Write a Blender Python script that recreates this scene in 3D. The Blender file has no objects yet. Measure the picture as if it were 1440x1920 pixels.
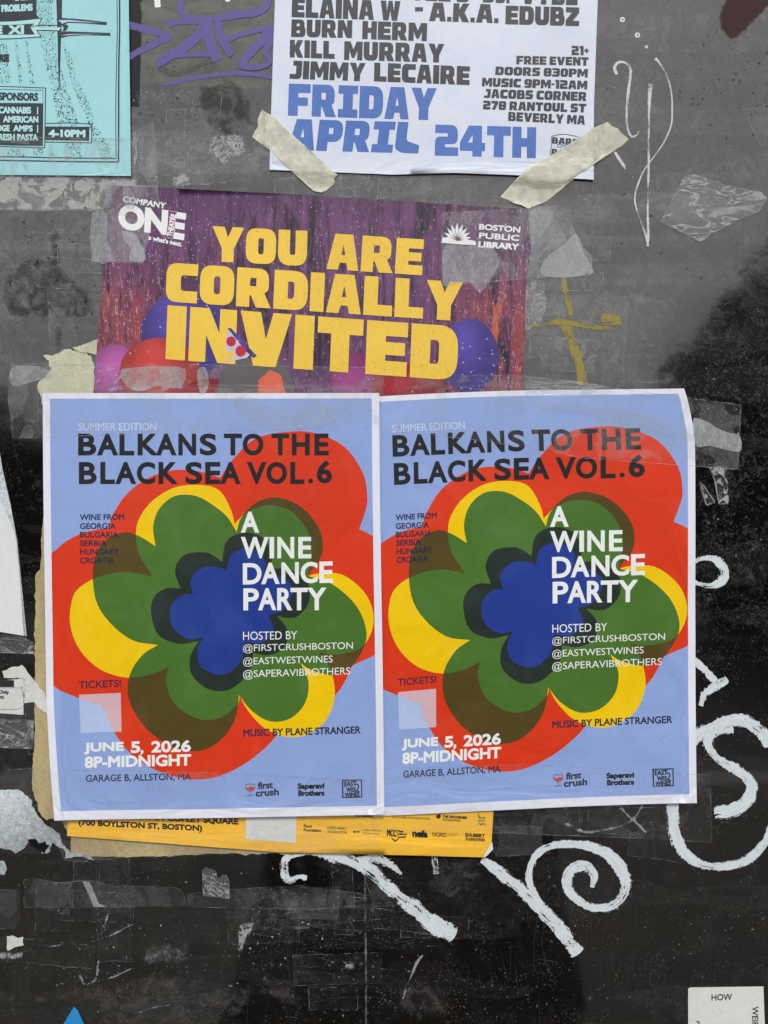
import bpy, math, random
import numpy as np
from mathutils import Vector
from mathutils.geometry import delaunay_2d_cdt, interpolate_bezier
random.seed(7); rng = np.random.default_rng(7)
sc = bpy.context.scene
col = sc.collection

# ------------------------------------------------------------------ camera, sky, sun, exposure
PX = 0.00035                       # metres on the window per unit of the layout grid
EYE = 1.5
CAMD = 0.336 * 26 / 18
cam_d = bpy.data.cameras.new('camera'); cam_d.sensor_fit = 'VERTICAL'; cam_d.sensor_height = 36; cam_d.lens = 26
cam_d.clip_start = 0.02; cam_d.clip_end = 600
cam = bpy.data.objects.new('camera', cam_d); cam.location = (0, -CAMD, EYE); cam.rotation_euler = (math.pi/2, 0, 0)
col.objects.link(cam); sc.camera = cam
SUN_EL, SUN_AZ = math.radians(58), math.radians(12)
world = bpy.data.worlds.new('World'); sc.world = world; world.use_nodes = True
wn = world.node_tree; wn.nodes.clear()
sky = wn.nodes.new('ShaderNodeTexSky'); sky.sky_type = 'NISHITA'; sky.sun_disc = False
sky.sun_elevation = SUN_EL; sky.sun_rotation = math.pi - SUN_AZ; sky.dust_density = 3.0; sky.air_density = 1.0
hs = wn.nodes.new('ShaderNodeHueSaturation'); hs.inputs['Saturation'].default_value = 0.16
bgn = wn.nodes.new('ShaderNodeBackground'); bgn.inputs[1].default_value = 0.094
out = wn.nodes.new('ShaderNodeOutputWorld')
wn.links.new(sky.outputs[0], hs.inputs['Color']); wn.links.new(hs.outputs[0], bgn.inputs[0]); wn.links.new(bgn.outputs[0], out.inputs[0])
sd = bpy.data.lights.new('sun', 'SUN'); sd.energy = 1.3; sd.angle = math.radians(10); sd.color = (1, 0.97, 0.93)
so = bpy.data.objects.new('sun', sd); col.objects.link(so)
dirv = Vector((math.sin(SUN_AZ)*math.cos(SUN_EL), -math.cos(SUN_AZ)*math.cos(SUN_EL), math.sin(SUN_EL)))
so.rotation_euler = dirv.to_track_quat('Z', 'Y').to_euler(); so.location = (1, -4, 6)
sc.view_settings.view_transform = 'Standard'; sc.view_settings.look = 'None'; sc.view_settings.gamma = 1
sc.view_settings.use_curve_mapping = False; sc.cycles.max_bounces = 6; sc.cycles.diffuse_bounces = 2; sc.cycles.glossy_bounces = 3; sc.view_settings.exposure = 0.82

# ------------------------------------------------------------------ helpers: naming
def thing(o, label, cat, group=None):
    o['label'] = label; o['category'] = cat
    if group: o['group'] = group
    return o
def empty(name, label, cat, loc=(0, 0, 0), group=None):
    o = bpy.data.objects.new(name, None); o.empty_display_size = 0.02; o.location = loc
    col.objects.link(o); return thing(o, label, cat, group)
def P(x, y, h=0.0):
    return ((x-720)*PX, -h*PX, EYE+(960-y)*PX)
def mk(name, verts, faces, mats, parent=None, midx=None, uv=None, smooth=True):
    me = bpy.data.meshes.new(name)
    me.from_pydata([tuple(v) for v in verts], [], [tuple(f) for f in faces])
    for m in (mats if isinstance(mats, (list, tuple)) else [mats]): me.materials.append(m)
    if midx is not None: me.polygons.foreach_set('material_index', list(midx))
    if uv is not None:
        ul = me.uv_layers.new(name='UVMap')
        li = np.zeros(len(me.loops), int); me.loops.foreach_get('vertex_index', li)
        ul.data.foreach_set('uv', np.asarray(uv, float)[li].ravel())
    me.polygons.foreach_set('use_smooth', [smooth]*len(me.polygons))
    me.update()
    o = bpy.data.objects.new(name, me); col.objects.link(o)
    if parent is not None:
        o.parent = parent
        if parent.type == 'EMPTY': o.matrix_parent_inverse = parent.matrix_basis.inverted()
    return o

# ------------------------------------------------------------------ helpers: flat geometry
def winding(px, py, loops):
    w = np.zeros(len(px), int)
    for lp in loops:
        a = np.asarray(lp, float); b = np.roll(a, -1, 0)
        for s in range(0, len(px), 4000):
            x = px[s:s+4000, None]; y = py[s:s+4000, None]
            up = (a[:, 1] <= y) & (b[:, 1] > y); dn = (a[:, 1] > y) & (b[:, 1] <= y)
            cr = (b[:, 0]-a[:, 0])*(y-a[:, 1]) - (x-a[:, 0])*(b[:, 1]-a[:, 1])
            w[s:s+4000] += (up & (cr > 0)).sum(1) - (dn & (cr < 0)).sum(1)
    return w
def inside(px, py, loop): return winding(np.asarray(px, float), np.asarray(py, float), [loop]) != 0
def cdt(loops, step=None):
    V, Eg = [], []
    for lp in loops:
        n = len(V); k = len(lp)
        V += [Vector((float(p[0]), float(p[1]))) for p in lp]
        Eg += [(n+i, n+(i+1) % k) for i in range(k)]
    if step:
        A = np.concatenate([np.asarray(l, float)[:, :2] for l in loops]); x0, y0 = A.min(0); x1, y1 = A.max(0)
        for j, y in enumerate(np.arange(y0+step/2, y1, step)):
            for x in np.arange(x0+step/2+(j % 2)*step/2, x1, step): V.append(Vector((float(x), float(y)+0.013)))
    r = delaunay_2d_cdt(V, Eg, [], 0, 1e-4, False)
    vs = np.array([(v[0], v[1]) for v in r[0]]); fs = np.array([f[:3] for f in r[2]], int)
    return vs, fs
def area(lp):
    a = np.asarray(lp, float); b = np.roll(a, -1, 0)
    return 0.5*np.sum(a[:, 0]*b[:, 1]-b[:, 0]*a[:, 1])
def used(vs, fs, *ex):
    u, inv = np.unique(fs, return_inverse=True)
    return vs[u], inv.reshape(fs.shape)
def fill(loops, step=None, evenodd=False):
    vs, fs = cdt(loops, step)
    c = vs[fs].mean(1); w = winding(c[:, 0], c[:, 1], loops)
    keep = (w % 2 == 1) if evenodd else (w != 0)
    return used(vs, fs[keep])
def cr(pts, n=6, closed=False):
    P_ = [np.asarray(p, float) for p in pts]
    if len(P_) < 3: 
        return [P_[0]+(P_[-1]-P_[0])*t for t in np.linspace(0, 1, n+1)]
    o = []; m = len(P_)
    for i in range(m if closed else m-1):
        p1, p2 = P_[i], P_[(i+1) % m]
        p0 = P_[i-1] if (i > 0 or closed) else 2*p1-p2
        p3 = P_[(i+2) % m] if (i+2 < m or closed) else 2*p2-p1
        for k in range(n):
            t = k/n
            o.append(0.5*((2*p1)+(-p0+p2)*t+(2*p0-5*p1+4*p2-p3)*t*t+(-p0+3*p1-3*p2+p3)*t**3))
    if not closed: o.append(P_[-1])
    return o
def rag(loop, amp=1.5, step=5, skip=(), seed=1, rough=0.6):
    """torn outline: the edges of the loop broken up by a random walk (edges listed in skip stay clean)"""
    r = random.Random(seed); o = []
    for i in range(len(loop)):
        a = np.asarray(loop[i][:2], float); b = np.asarray(loop[(i+1) % len(loop)][:2], float); o.append(tuple(a))
        if i in skip: continue
        L = np.linalg.norm(b-a); n = int(L/step)
        if n < 2: continue
        nr = np.array([-(b-a)[1], (b-a)[0]])/L; w = 0
        for k in range(1, n):
            w = rough*w + r.gauss(0, amp*0.7); t = k/n; env = min(1, 4*t, 4*(1-t))
            o.append(tuple(a+(b-a)*t+nr*w*env))
    return o
def teeth(a, b, amp=3.0, per=5.0):
    a = np.asarray(a, float); b = np.asarray(b, float); L = np.linalg.norm(b-a); n = max(2, int(L/per))
    nr = np.array([(b-a)[1], -(b-a)[0]])/L; o = []
    for k in range(n):
        o.append(tuple(a+(b-a)*(k/n))); o.append(tuple(a+(b-a)*((k+.5)/n)+nr*amp))
    return o

# stack heights over the window, in layout units
GX0, GY0, GS = -420, -520, 6
GW, GH = (2260)//GS, (3100)//GS
HM = np.zeros((GH, GW))
gxx, gyy = np.meshgrid(GX0+np.arange(GW)*GS, GY0+np.arange(GH)*GS)
def register(loop, hf):
    m = inside(gxx.ravel(), gyy.ravel(), loop).reshape(HM.shape)
    hv = np.asarray(hf(gxx, gyy)+np.zeros(HM.shape)); HM[m] = np.maximum(HM[m], hv[m])
def samp(A, x, y):
    fx = np.clip((np.asarray(x, float)-GX0)/GS, 0, GW-1.01); fy = np.clip((np.asarray(y, float)-GY0)/GS, 0, GH-1.01)
    ix = fx.astype(int); iy = fy.astype(int); tx = fx-ix; ty = fy-iy
    return (A[iy, ix]*(1-tx)+A[iy, ix+1]*tx)*(1-ty)+(A[iy+1, ix]*(1-tx)+A[iy+1, ix+1]*tx)*ty
def over(pad=3):
    """surface that drapes over everything stuck up so far"""
    A = HM.copy()
    for k in range(pad):
        B = A.copy()
        for dx, dy in ((1, 0), (-1, 0), (0, 1), (0, -1)): B = np.maximum(B, np.roll(np.roll(A, dx, 1), dy, 0))
        A = B
    return lambda x, y: samp(A, x, y)
def flat(h): return lambda x, y: h+0*np.asarray(x, float)
def place(name, vs, fs, hf, m, parent=None, midx=None, uv=None, tf=None):
    if tf is not None: vs = tf(vs)
    h = hf(vs[:, 0], vs[:, 1])
    # faces must look towards the street (-Y)
    a, b, c = vs[fs[:, 0]], vs[fs[:, 1]], vs[fs[:, 2]]
    s = (b[:, 0]-a[:, 0])*(c[:, 1]-a[:, 1])-(b[:, 1]-a[:, 1])*(c[:, 0]-a[:, 0])
    fs = np.where((s > 0)[:, None], fs[:, ::-1], fs)
    X = np.stack([(vs[:, 0]-720)*PX, -h*PX, EYE+(960-vs[:, 1])*PX], 1)
    return mk(name, X.tolist(), fs.tolist(), m, parent, midx, uv, smooth='lettering' not in name)
def patch(name, loops, hf, m, parent=None, step=None, tf=None, evenodd=False):
    if not isinstance(loops[0][0], (tuple, list, np.ndarray)): loops = [loops]
    vs, fs = fill(loops, step, evenodd)
    return place(name, vs, fs, hf, m, parent, tf=tf)

# ------------------------------------------------------------------ helpers: lettering
_gc = {}
def glyph_loops(s):
    if s in _gc: return _gc[s]
    cu = bpy.data.curves.new('t', 'FONT'); cu.body = s; cu.resolution_u = 4
    ob = bpy.data.objects.new('t', cu); col.objects.link(ob)
    dg = bpy.context.evaluated_depsgraph_get()
    c2 = ob.evaluated_get(dg).to_curve(dg, apply_modifiers=False)
    L = []
    for sp in c2.splines:
        bp = sp.bezier_points; n = len(bp); lp = []
        for i in range(n):
            a, b = bp[i], bp[(i+1) % n]
            straight = (a.handle_right-a.co).length < 1e-5 and (b.handle_left-b.co).length < 1e-5
            if straight: lp.append((a.co.x, a.co.y)); continue
            q = interpolate_bezier(a.co, a.handle_right, b.handle_left, b.co, 6)
            lp += [(v.x, v.y) for v in q[:-1]]
        # drop doubled points
        o = [lp[0]]
        for p in lp[1:]:
            if abs(p[0]-o[-1][0])+abs(p[1]-o[-1][1]) > 1e-4: o.append(p)
        if abs(o[0][0]-o[-1][0])+abs(o[0][1]-o[-1][1]) < 1e-4: o.pop()
        if len(o) > 2: L.append(np.array(o))
    ob.evaluated_get(dg).to_curve_clear()
    bpy.data.objects.remove(ob); bpy.data.curves.remove(cu)
    _gc[s] = L; return L
def groups(L):
    """sort outlines into glyphs: a hole goes with the outline that holds it"""
    n = len(L); depth = [0]*n; own = list(range(n))
    for i in range(n):
        for j in range(n):
            if i != j and abs(area(L[j])) > abs(area(L[i])) and inside([L[i][0][0]], [L[i][0][1]], L[j])[0]:
                depth[i] += 1; own[i] = j
    res = {}
    for i in range(n):
        a = area(L[i]); want = 1 if depth[i] % 2 == 0 else -1
        lp = L[i] if a*want > 0 else L[i][::-1]
        res.setdefault(own[i] if depth[i] % 2 else i, []).append(lp)
    return list(res.values())
def grow(lp, d):
    if d == 0: return lp
    a = np.asarray(lp, float); p = np.roll(a, 1, 0); q = np.roll(a, -1, 0)
    e1 = a-p; e2 = q-a
    e1 /= np.linalg.norm(e1, axis=1)[:, None]+1e-9; e2 /= np.linalg.norm(e2, axis=1)[:, None]+1e-9
    n1 = np.stack([e1[:, 1], -e1[:, 0]], 1); n2 = np.stack([e2[:, 1], -e2[:, 0]], 1)
    m = n1+n2; l2 = (m**2).sum(1)/2
    m = m/np.maximum(l2, 0.45)[:, None]
    return a+m*d
def fit(L, quad):
    """affine: quad = top-left, top-right, bottom-left of the ink box (y down); loops come y-up"""
    A = np.concatenate(L); x0, y0 = A.min(0); x1, y1 = A.max(0)
    tl, tr, bl = [np.asarray(q, float) for q in quad]
    return [tl+((l[:, :1]-x0)/(x1-x0))*(tr-tl)+((y1-l[:, 1:])/(y1-y0))*(bl-tl) for l in L]
def q(x0, x1, yl0, yl1, yr0=None, dx=0):
    """box of a text line: x0..x1, top and bottom at the left end, top at the right end"""
    yr0 = yl0 if yr0 is None else yr0
    return ((x0+dx, yl0), (x1+dx, yr0), (x0, yl1))
def merge(parts):
    V, F, n = [], [], 0
    for v, f in parts:
        V.append(v); F.append(f+n); n += len(v)
    return np.concatenate(V), np.concatenate(F)
def text_mesh(lines, weight=0.0, block=False, step=None):
    parts = []
    for ln in lines:
        s, quad = ln[0], ln[1]; w = ln[2] if len(ln) > 2 else weight
        L = block_loops(s) if block else glyph_loops(s)
        L = fit(L, quad)
        for g in groups(L):
            g = [grow(l, w) for l in g]
            v, f = fill(g, step)
            if len(f): parts.append((v, f))
    return merge(parts)
def lettering(name, lines, hf, m, parent, weight=0.0, block=False, tf=None, step=None):
    v, f = text_mesh(lines, weight, block, step)
    return place(name, v, f, hf, m, parent, tf=tf)
def per(chars, spans, y0, y1, w):
    """letters set one by one: spans = (left, right) of each"""
    return [(c, ((a, y0(a) if callable(y0) else y0), (b, y0(b) if callable(y0) else y0), (a, y1(a) if callable(y1) else y1)), w) for c, (a, b) in zip(chars, spans)]

R_ = 0.3
GL = {
 'A': [[(.22,0),(.78,0),(1,1),(.66,1),(.61,.8),(.41,.8),(.36,1),(0,1)], [(.5,.3),(.57,.58),(.44,.58)]],
 'B': [[(0,0),(.88,0,.25),(.88,.46,.08),(.96,.52,.08),(.96,1,.25),(0,1)], [(.37,.23),(.55,.23),(.55,.38),(.37,.38)], [(.37,.62),(.58,.62),(.58,.77),(.37,.77)]],
 'C': [[(0,0,.3),(.9,0),(.9,.3),(.42,.3,.08),(.42,.7,.08),(.9,.7),(.9,1),(0,1,.3)]],
 'D': [[(0,0),(.97,0,.36),(.97,1,.36),(0,1)], [(.4,.28),(.58,.28,.08),(.58,.72,.08),(.4,.72)]],
 'E': [[(0,0),(.85,0),(.85,.27),(.4,.27),(.4,.38),(.8,.38),(.8,.62),(.4,.62),(.4,.73),(.85,.73),(.85,1),(0,1)]],
 'F': [[(0,0),(.9,0),(.9,.28),(.4,.28),(.4,.42),(.8,.42),(.8,.68),(.4,.68),(.4,1),(0,1)]],
 'G': [[(0,0,.3),(.9,0),(.9,.28),(.4,.28,.08),(.4,.72,.08),(.56,.72),(.56,.62),(.46,.62),(.46,.42),(.92,.42),(.92,1),(0,1,.3)]],
 'H': [[(0,0),(.36,0),(.36,.36),(.58,.36),(.58,0),(.94,0),(.94,1),(.58,1),(.58,.64),(.36,.64),(.36,1),(0,1)]],
 'I': [[(0,0),(.4,0),(.4,1),(0,1)]],
 'i': [[(0,0),(.8,0),(.8,.26),(.6,.26),(.6,.74),(.8,.74),(.8,1),(0,1),(0,.74),(.2,.74),(.2,.26),(0,.26)]],
 'J': [[(.2,0),(.78,0),(.78,1,.28),(0,1),(0,.73),(.4,.73),(.4,.27),(.2,.27)]],
 'K': [[(0,0),(.36,0),(.36,.34),(.55,0),(.95,0),(.68,.48),(.98,1),(.57,1),(.36,.64),(.36,1),(0,1)]],
 'L': [[(0,0),(.4,0),(.4,.72),(.82,.72),(.82,1),(0,1)]],
 'l': [[(0,0),(.4,0),(.4,.6,.1),(.9,.74),(.9,1),(.2,1,.2),(0,.85,.1)]],
 'M': [[(0,0),(.4,0),(.6,.42),(.8,0),(1.2,0),(1.2,1),(.86,1),(.86,.5),(.68,.88),(.52,.88),(.34,.5),(.34,1),(0,1)]],
 'N': [[(0,0),(.4,0),(.62,.45),(.62,0),(.97,0),(.97,1),(.6,1),(.35,.5),(.35,1),(0,1)]],
 'O': [[(0,0,.32),(.98,0,.32),(.98,1,.32),(0,1,.32)], [(.4,.27,.08),(.58,.27,.08),(.58,.73,.08),(.4,.73,.08)]],
 'P': [[(0,0),(.92,0,.3),(.92,.7,.3),(.4,.7),(.4,1),(0,1)], [(.4,.25),(.56,.25),(.56,.45),(.4,.45)]],
 'R': [[(0,0),(.92,0,.28),(.92,.58,.12),(.8,.62),(1,1),(.57,1),(.42,.7),(.38,.7),(.38,1),(0,1)], [(.38,.25),(.56,.25),(.56,.46),(.38,.46)]],
 'S': [[(0,0,.25),(.88,0),(.88,.27),(.4,.27),(.4,.38),(.9,.38,.2),(.9,1,.28),(.02,1),(.02,.73),(.5,.73),(.5,.62),(0,.62,.2)]],
 'T': [[(0,0),(.94,0),(.94,.3),(.66,.3),(.66,1),(.28,1),(.28,.3),(0,.3)]],
 'U': [[(0,0),(.38,0),(.38,.7,.06),(.56,.7,.06),(.56,0),(.94,0),(.94,1,.33),(0,1,.33)]],
 'V': [[(0,0),(.42,0),(.54,.5),(.68,0),(1.06,0),(.76,1),(.3,1)]],
 'W': [[(0,0),(.36,0),(.42,.5),(.52,0),(.78,0),(.88,.5),(.94,0),(1.3,0),(1.1,1),(.76,1),(.65,.5),(.54,1),(.2,1)]],
 'X': [[(0,0),(.4,0),(.5,.25),(.6,0),(1,0),(.74,.5),(1,1),(.6,1),(.5,.75),(.4,1),(0,1),(.26,.5)]],
 'Y': [[(0,0),(.4,0),(.52,.3),(.66,0),(1.04,0),(.72,.62),(.72,1),(.33,1),(.33,.62)]],
 'Z': [[(0,0),(.88,0),(.88,.3),(.48,.72),(.9,.72),(.9,1),(0,1),(0,.7),(.4,.28),(0,.28)]],
 '0': [[(0,0,.3),(.86,0,.3),(.86,1,.3),(0,1,.3)], [(.36,.27,.06),(.5,.27,.06),(.5,.73,.06),(.36,.73,.06)]],
 '1': [[(0,0),(.5,0),(.5,1),(.12,1),(.12,.28),(0,.28)]],
 '2': [[(0,0),(.9,0,.25),(.9,.62,.2),(.4,.62),(.4,.72),(.92,.72),(.92,1),(0,1),(0,.38,.2),(.5,.38),(.5,.27),(0,.27)]],
 '3': [[(0,0),(.88,0,.25),(.88,1,.25),(0,1),(0,.74),(.5,.74),(.5,.62),(.12,.62),(.12,.38),(.5,.38),(.5,.26),(0,.26)]],
 '4': [[(.35,0),(.87,0),(.87,.55),(1,.55),(1,.82),(.87,.82),(.87,1),(.5,1),(.5,.82),(0,.82),(0,.55)], [(.5,.3),(.5,.55),(.32,.55)]],
 '7': [[(0,0),(.85,0),(.85,.3),(.5,1),(.1,1),(.42,.3),(0,.3)]],
 '8': [[(0,0,.25),(.9,0,.25),(.9,1,.25),(0,1,.25)], [(.37,.23),(.53,.23),(.53,.38),(.37,.38)], [(.37,.62),(.53,.62),(.53,.77),(.37,.77)]],
 '9': [[(0,0,.25),(.9,0,.25),(.9,1,.25),(.05,1),(.05,.76),(.53,.76),(.53,.66),(0,.66,.2)], [(.37,.25),(.53,.25),(.53,.42),(.37,.42)]],
 '-': [[(0,.4),(.36,.4),(.36,.62),(0,.62)]], '.': [[(0,.74),(.26,.74),(.26,1),(0,1)]],
 '+': [[(.2,.25),(.38,.25),(.38,.4),(.55,.4),(.55,.6),(.38,.6),(.38,.78),(.2,.78),(.2,.6),(0,.6),(0,.4),(.2,.4)]],
 "'": [[(0,0),(.26,0),(.2,.3),(.05,.3)]],
}
def rounded(loop):
    o = []; n = len(loop)
    for i, p in enumerate(loop):
        if len(p) < 3: o.append((p[0], p[1])); continue
        a = np.array(loop[i-1][:2], float); b = np.array(p[:2], float); c = np.array(loop[(i+1) % n][:2], float); r = p[2]
        p0 = b+(a-b)/np.linalg.norm(a-b)*r; p2 = b+(c-b)/np.linalg.norm(c-b)*r
        for t in np.linspace(0, 1, 6): o.append(tuple((1-t)**2*p0+2*t*(1-t)*(b*0.92+(p0+p2)*0.04)+t*t*p2))
    return o
def block_loops(s, gap=0.07):
    x = 0; L = []
    for ch in s:
        if ch == ' ': x += 0.34; continue
        g = GL[ch]; w = max(p[0] for lp in g for p in lp)
        for lp in g: L.append(np.array([(x+px, 1-py) for px, py in rounded(lp)]))
        x += w+gap
    return L

# ------------------------------------------------------------------ materials
def s2l(c): return tuple((v/12.92 if v <= .04045 else ((v+.055)/1.055)**2.4) for v in c)
def rgb(r, g, b): return s2l((r/255, g/255, b/255))+(1,)
class N:
    def __init__(s, name):
        s.m = bpy.data.materials.new(name); s.m.use_nodes = True; s.t = s.m.node_tree; s.t.nodes.clear()
        s.out = s.t.nodes.new('ShaderNodeOutputMaterial')
        g = s.t.nodes.new('ShaderNodeNewGeometry'); mp = s.t.nodes.new('ShaderNodeMapping'); mp.vector_type = 'POINT'
        mp.inputs['Scale'].default_value = (1/PX,)*3; s.t.links.new(g.outputs['Position'], mp.inputs[0]); s.pos = mp.outputs[0]
    def n(s, ty, ins=None, **kw):
        nd = s.t.nodes.new(ty)
        for k, v in kw.items(): setattr(nd, k, v)
        for k, v in (ins or {}).items(): s.put(nd.inputs[k], v)
        return nd
    def put(s, sock, v):
        if isinstance(v, bpy.types.NodeSocket): s.t.links.new(v, sock)
        elif v is not None: sock.default_value = v
    def sc_(s, sx=1, sy=1, off=0.0, rot=0.0, vec=None):
        v = vec or s.pos
        m = s.n('ShaderNodeMapping', {0: v, 'Location': (off, off*.37, off*.71), 'Rotation': (0, rot, 0), 'Scale': (sx, 1, sy)})
        return m.outputs[0]
    def noise(s, size, det=4, rough=.55, off=0.0, sx=1, sy=1, rot=0, dist=0.0, vec=None):
        return s.n('ShaderNodeTexNoise', {'Vector': s.sc_(sx/size, sy/size, off, rot, vec), 'Scale': 1.0, 'Detail': det, 'Roughness': rough, 'Distortion': dist}).outputs[0]
    def ramp(s, f, a, b, lo=0.0, hi=1.0):
        return s.n('ShaderNodeMapRange', {0: f, 1: a, 2: b, 3: lo, 4: hi}, interpolation_type='SMOOTHSTEP').outputs[0]
    def math(s, op, a, b=None, c=None, clamp=False):
        nd = s.n('ShaderNodeMath', operation=op, use_clamp=clamp); s.put(nd.inputs[0], a)
        if b is not None: s.put(nd.inputs[1], b)
        if c is not None: s.put(nd.inputs[2], c)
        return nd.outputs[0]
    def mix(s, f, a, b, blend='MIX'):
        nd = s.n('ShaderNodeMix', data_type='RGBA', blend_type=blend)
        s.put(nd.inputs[0], f); s.put(nd.inputs[6], a); s.put(nd.inputs[7], b); return nd.outputs[2]
    def vor(s, size, feature='F1', off=0.0, rand=1.0, sx=1, sy=1):
        return s.n('ShaderNodeTexVoronoi', {'Vector': s.sc_(sx/size, sy/size, off), 'Scale': 1.0, 'Randomness': rand}, feature=feature).outputs[0]
    def bump(s, h, dist=0.3, strength=1.0, nrm=None):
        return s.n('ShaderNodeBump', {'Height': h, 'Distance': dist*PX, 'Strength': strength, 'Normal': nrm}).outputs[0]
    def bsdf(s, color, rough=.5, normal=None, spec=.5, alpha=None, metal=0, coat=0, coatr=.05, trans=0):
        b = s.n('ShaderNodeBsdfPrincipled', {'Base Color': color, 'Roughness': rough, 'Specular IOR Level': spec, 'Metallic': metal})
        if normal is not None: s.put(b.inputs['Normal'], normal)
        if alpha is not None: s.put(b.inputs['Alpha'], alpha)
        if coat: b.inputs['Coat Weight'].default_value = coat; b.inputs['Coat Roughness'].default_value = coatr
        s.t.links.new(b.outputs[0], s.out.inputs[0]); return b
    def xy(s):
        x = s.n('ShaderNodeSeparateXYZ', {0: s.pos})
        return s.math('ADD', x.outputs[0], 720.0), s.math('SUBTRACT', 960.0+EYE/PX, x.outputs[2])

def paper(name, c, var=.05, rough=.5, spec=.35, speck=0.0, speck_c=None, bump=.25, fade=0.0, fade_c=None):
    t = N(name)
    a = t.noise(260, 3, off=3.1); b = t.noise(9, 4, off=1.7); f = t.noise(2.2, 3, off=8.2)
    k = t.math('ADD', t.math('MULTIPLY', a, .55), t.math('ADD', t.math('MULTIPLY', b, .3), t.math('MULTIPLY', f, .35)))
    k = t.ramp(k, .35, .85, 1-2*var, 1+2*var)
    cc = t.mix(1.0, c, t.n('ShaderNodeCombineColor', {0: k, 1: k, 2: k}).outputs[0], 'MULTIPLY')
    if fade:
        fm = t.ramp(t.noise(110, 6, .62, off=12.3, dist=.8), .44, .70, 0, fade); cc = t.mix(fm, cc, fade_c or (.8, .8, .8, 1))
    if speck:
        sp = t.ramp(t.noise(2.4, 2, off=5.5), .70-speck*.06, .74-speck*.06)
        big = t.ramp(t.noise(60, 3, off=2.2), .35, .6)
        cc = t.mix(t.math('MULTIPLY', sp, big), cc, speck_c or (.02, .02, .02, 1))
    wr = t.noise(190, 3, .45, off=6.1, dist=.2)
    nb = t.bump(wr, 9.0, .35); nb = t.bump(f, bump, .5, nb)
    t.bsdf(cc, rough, nb, spec); return t.m

def clear_tape(name, haze=.08, blob=.3, tint=(.55, .57, .58, 1), size=46, off=0.0, thr=.52, wr=.25, dust=.3, crumple=False):
    t = N(name)
    bl = t.noise(size, 3, .45, off=off, dist=1.2, sx=1.0, sy=.8)
    m = t.ramp(bl, thr, thr+.02)
    if crumple:
        rg = t.noise(52, 4, .5, off=off, dist=1.6, sx=.5, sy=1.25, rot=.6)
        m = t.math('MAXIMUM', t.ramp(t.math('ABSOLUTE', t.math('SUBTRACT', rg, .5)), .0, .03, 1, 0), t.ramp(rg, .55, .60, 0, .75))
    fine = t.noise(3.0, 4, .7, off=off+4, sx=1, sy=.35)
    mott = t.ramp(t.noise(22, 5, .6, off=off+2, dist=.8), .3, .75, .45, 1.15)
    sp = t.ramp(t.noise(2.2, 2, .5, off=off+9), .66, .72, 0, dust)
    wrk = t.ramp(t.n('ShaderNodeTexVoronoi', {'Vector': t.mix(.35, t.sc_(1/60, 1/90, off), t.n('ShaderNodeTexNoise', {'Vector': t.sc_(1/30, 1/30, off), 'Scale': 1.0}).outputs[1]), 'Scale': 1.0}, feature='DISTANCE_TO_EDGE').outputs[0], 0, .022, wr, 0)
    a = t.math('ADD', haze, t.math('MULTIPLY', t.math('MULTIPLY', m, blob), mott))
    a = t.math('ADD', a, t.math('MULTIPLY', t.ramp(fine, .45, .8), haze*.8))
    a = t.math('ADD', a, t.math('MAXIMUM', t.math('MULTIPLY', wrk, t.ramp(t.noise(50, 3, off=off+7), .5, .65)), sp), clamp=True)
    nb = t.bump(t.noise(30, 4, off=off, dist=1.5), 2.0, .3)
    t.bsdf(tint, t.ramp(fine, .3, .8, .12, .4), nb, .35, a); return t.m

def brush(name, c=(.72, .76, .78, 1), cover=.75, dirt=.35, rim=None, edge=.16):
    """paint laid by a wide marker: streaks along the stroke (UV x = length, y = across)"""
    t = N(name)
    uv = t.n('ShaderNodeUVMap').outputs[0]; sp = t.n('ShaderNodeSeparateXYZ', {0: uv})
    u, v = sp.outputs[0], sp.outputs[1]
    vec = t.n('ShaderNodeCombineXYZ', {0: t.math('MULTIPLY', u, .02), 1: t.math('MULTIPLY', v, 9.0), 2: 0.0}).outputs[0]
    st = t.n('ShaderNodeTexNoise', {'Vector': vec, 'Scale': 1.0, 'Detail': 5.0, 'Roughness': .65}).outputs[0]
    gr = t.noise(3.2, 3, .6, off=2.0)
    big = t.noise(40, 3, .5, off=7.0)
    e = t.math('MULTIPLY', t.math('MINIMUM', v, t.math('SUBTRACT', 1.0, v)), 1/edge)   # 0 at the rim
    s = t.math('ADD', t.math('MULTIPLY', st, .8), t.math('MULTIPLY', gr, .30))
    e = t.math('ADD', e, t.math('MULTIPLY', t.math('SUBTRACT', t.noise(5, 4, .7, off=13.0), .5), 1.6))
    s = t.math('ADD', s, t.math('SUBTRACT', t.math('MULTIPLY', big, .65), .15))
    s = t.math('ADD', s, t.math('MULTIPLY', t.math('MINIMUM', e, 1.0), .30))
    a = t.ramp(s, 1.10-cover*.5, 1.16-cover*.5)
    cc = t.mix(t.math('MULTIPLY', t.ramp(st, .42, .72), dirt), c, tuple(x*.45 for x in c[:3])+(1,))
    cc = t.mix(t.ramp(gr, .62, .72, 0, dirt), cc, (.05, .05, .05, 1))
    t.bsdf(cc, .6, t.bump(st, .5, .4), .3, a); return t.m

def speckle(name, c, size=2.2, lo=.55, hi=.6, big=None, stretch=(1, 1), off=0., rough=.6, gain=1.0, rot=0):
    """grit or worn print: grains of colour with bare gaps"""
    t = N(name)
    f = t.noise(size, 4, .6, off=off, sx=stretch[0], sy=stretch[1], rot=rot)
    a = t.ramp(f, lo, hi, 0, gain)
    if big: a = t.math('MULTIPLY', a, t.ramp(t.noise(big, 4, .6, off=off+3, dist=.8), .38, .6))
    t.bsdf(c, rough, None, .3, a); return t.m

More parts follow.
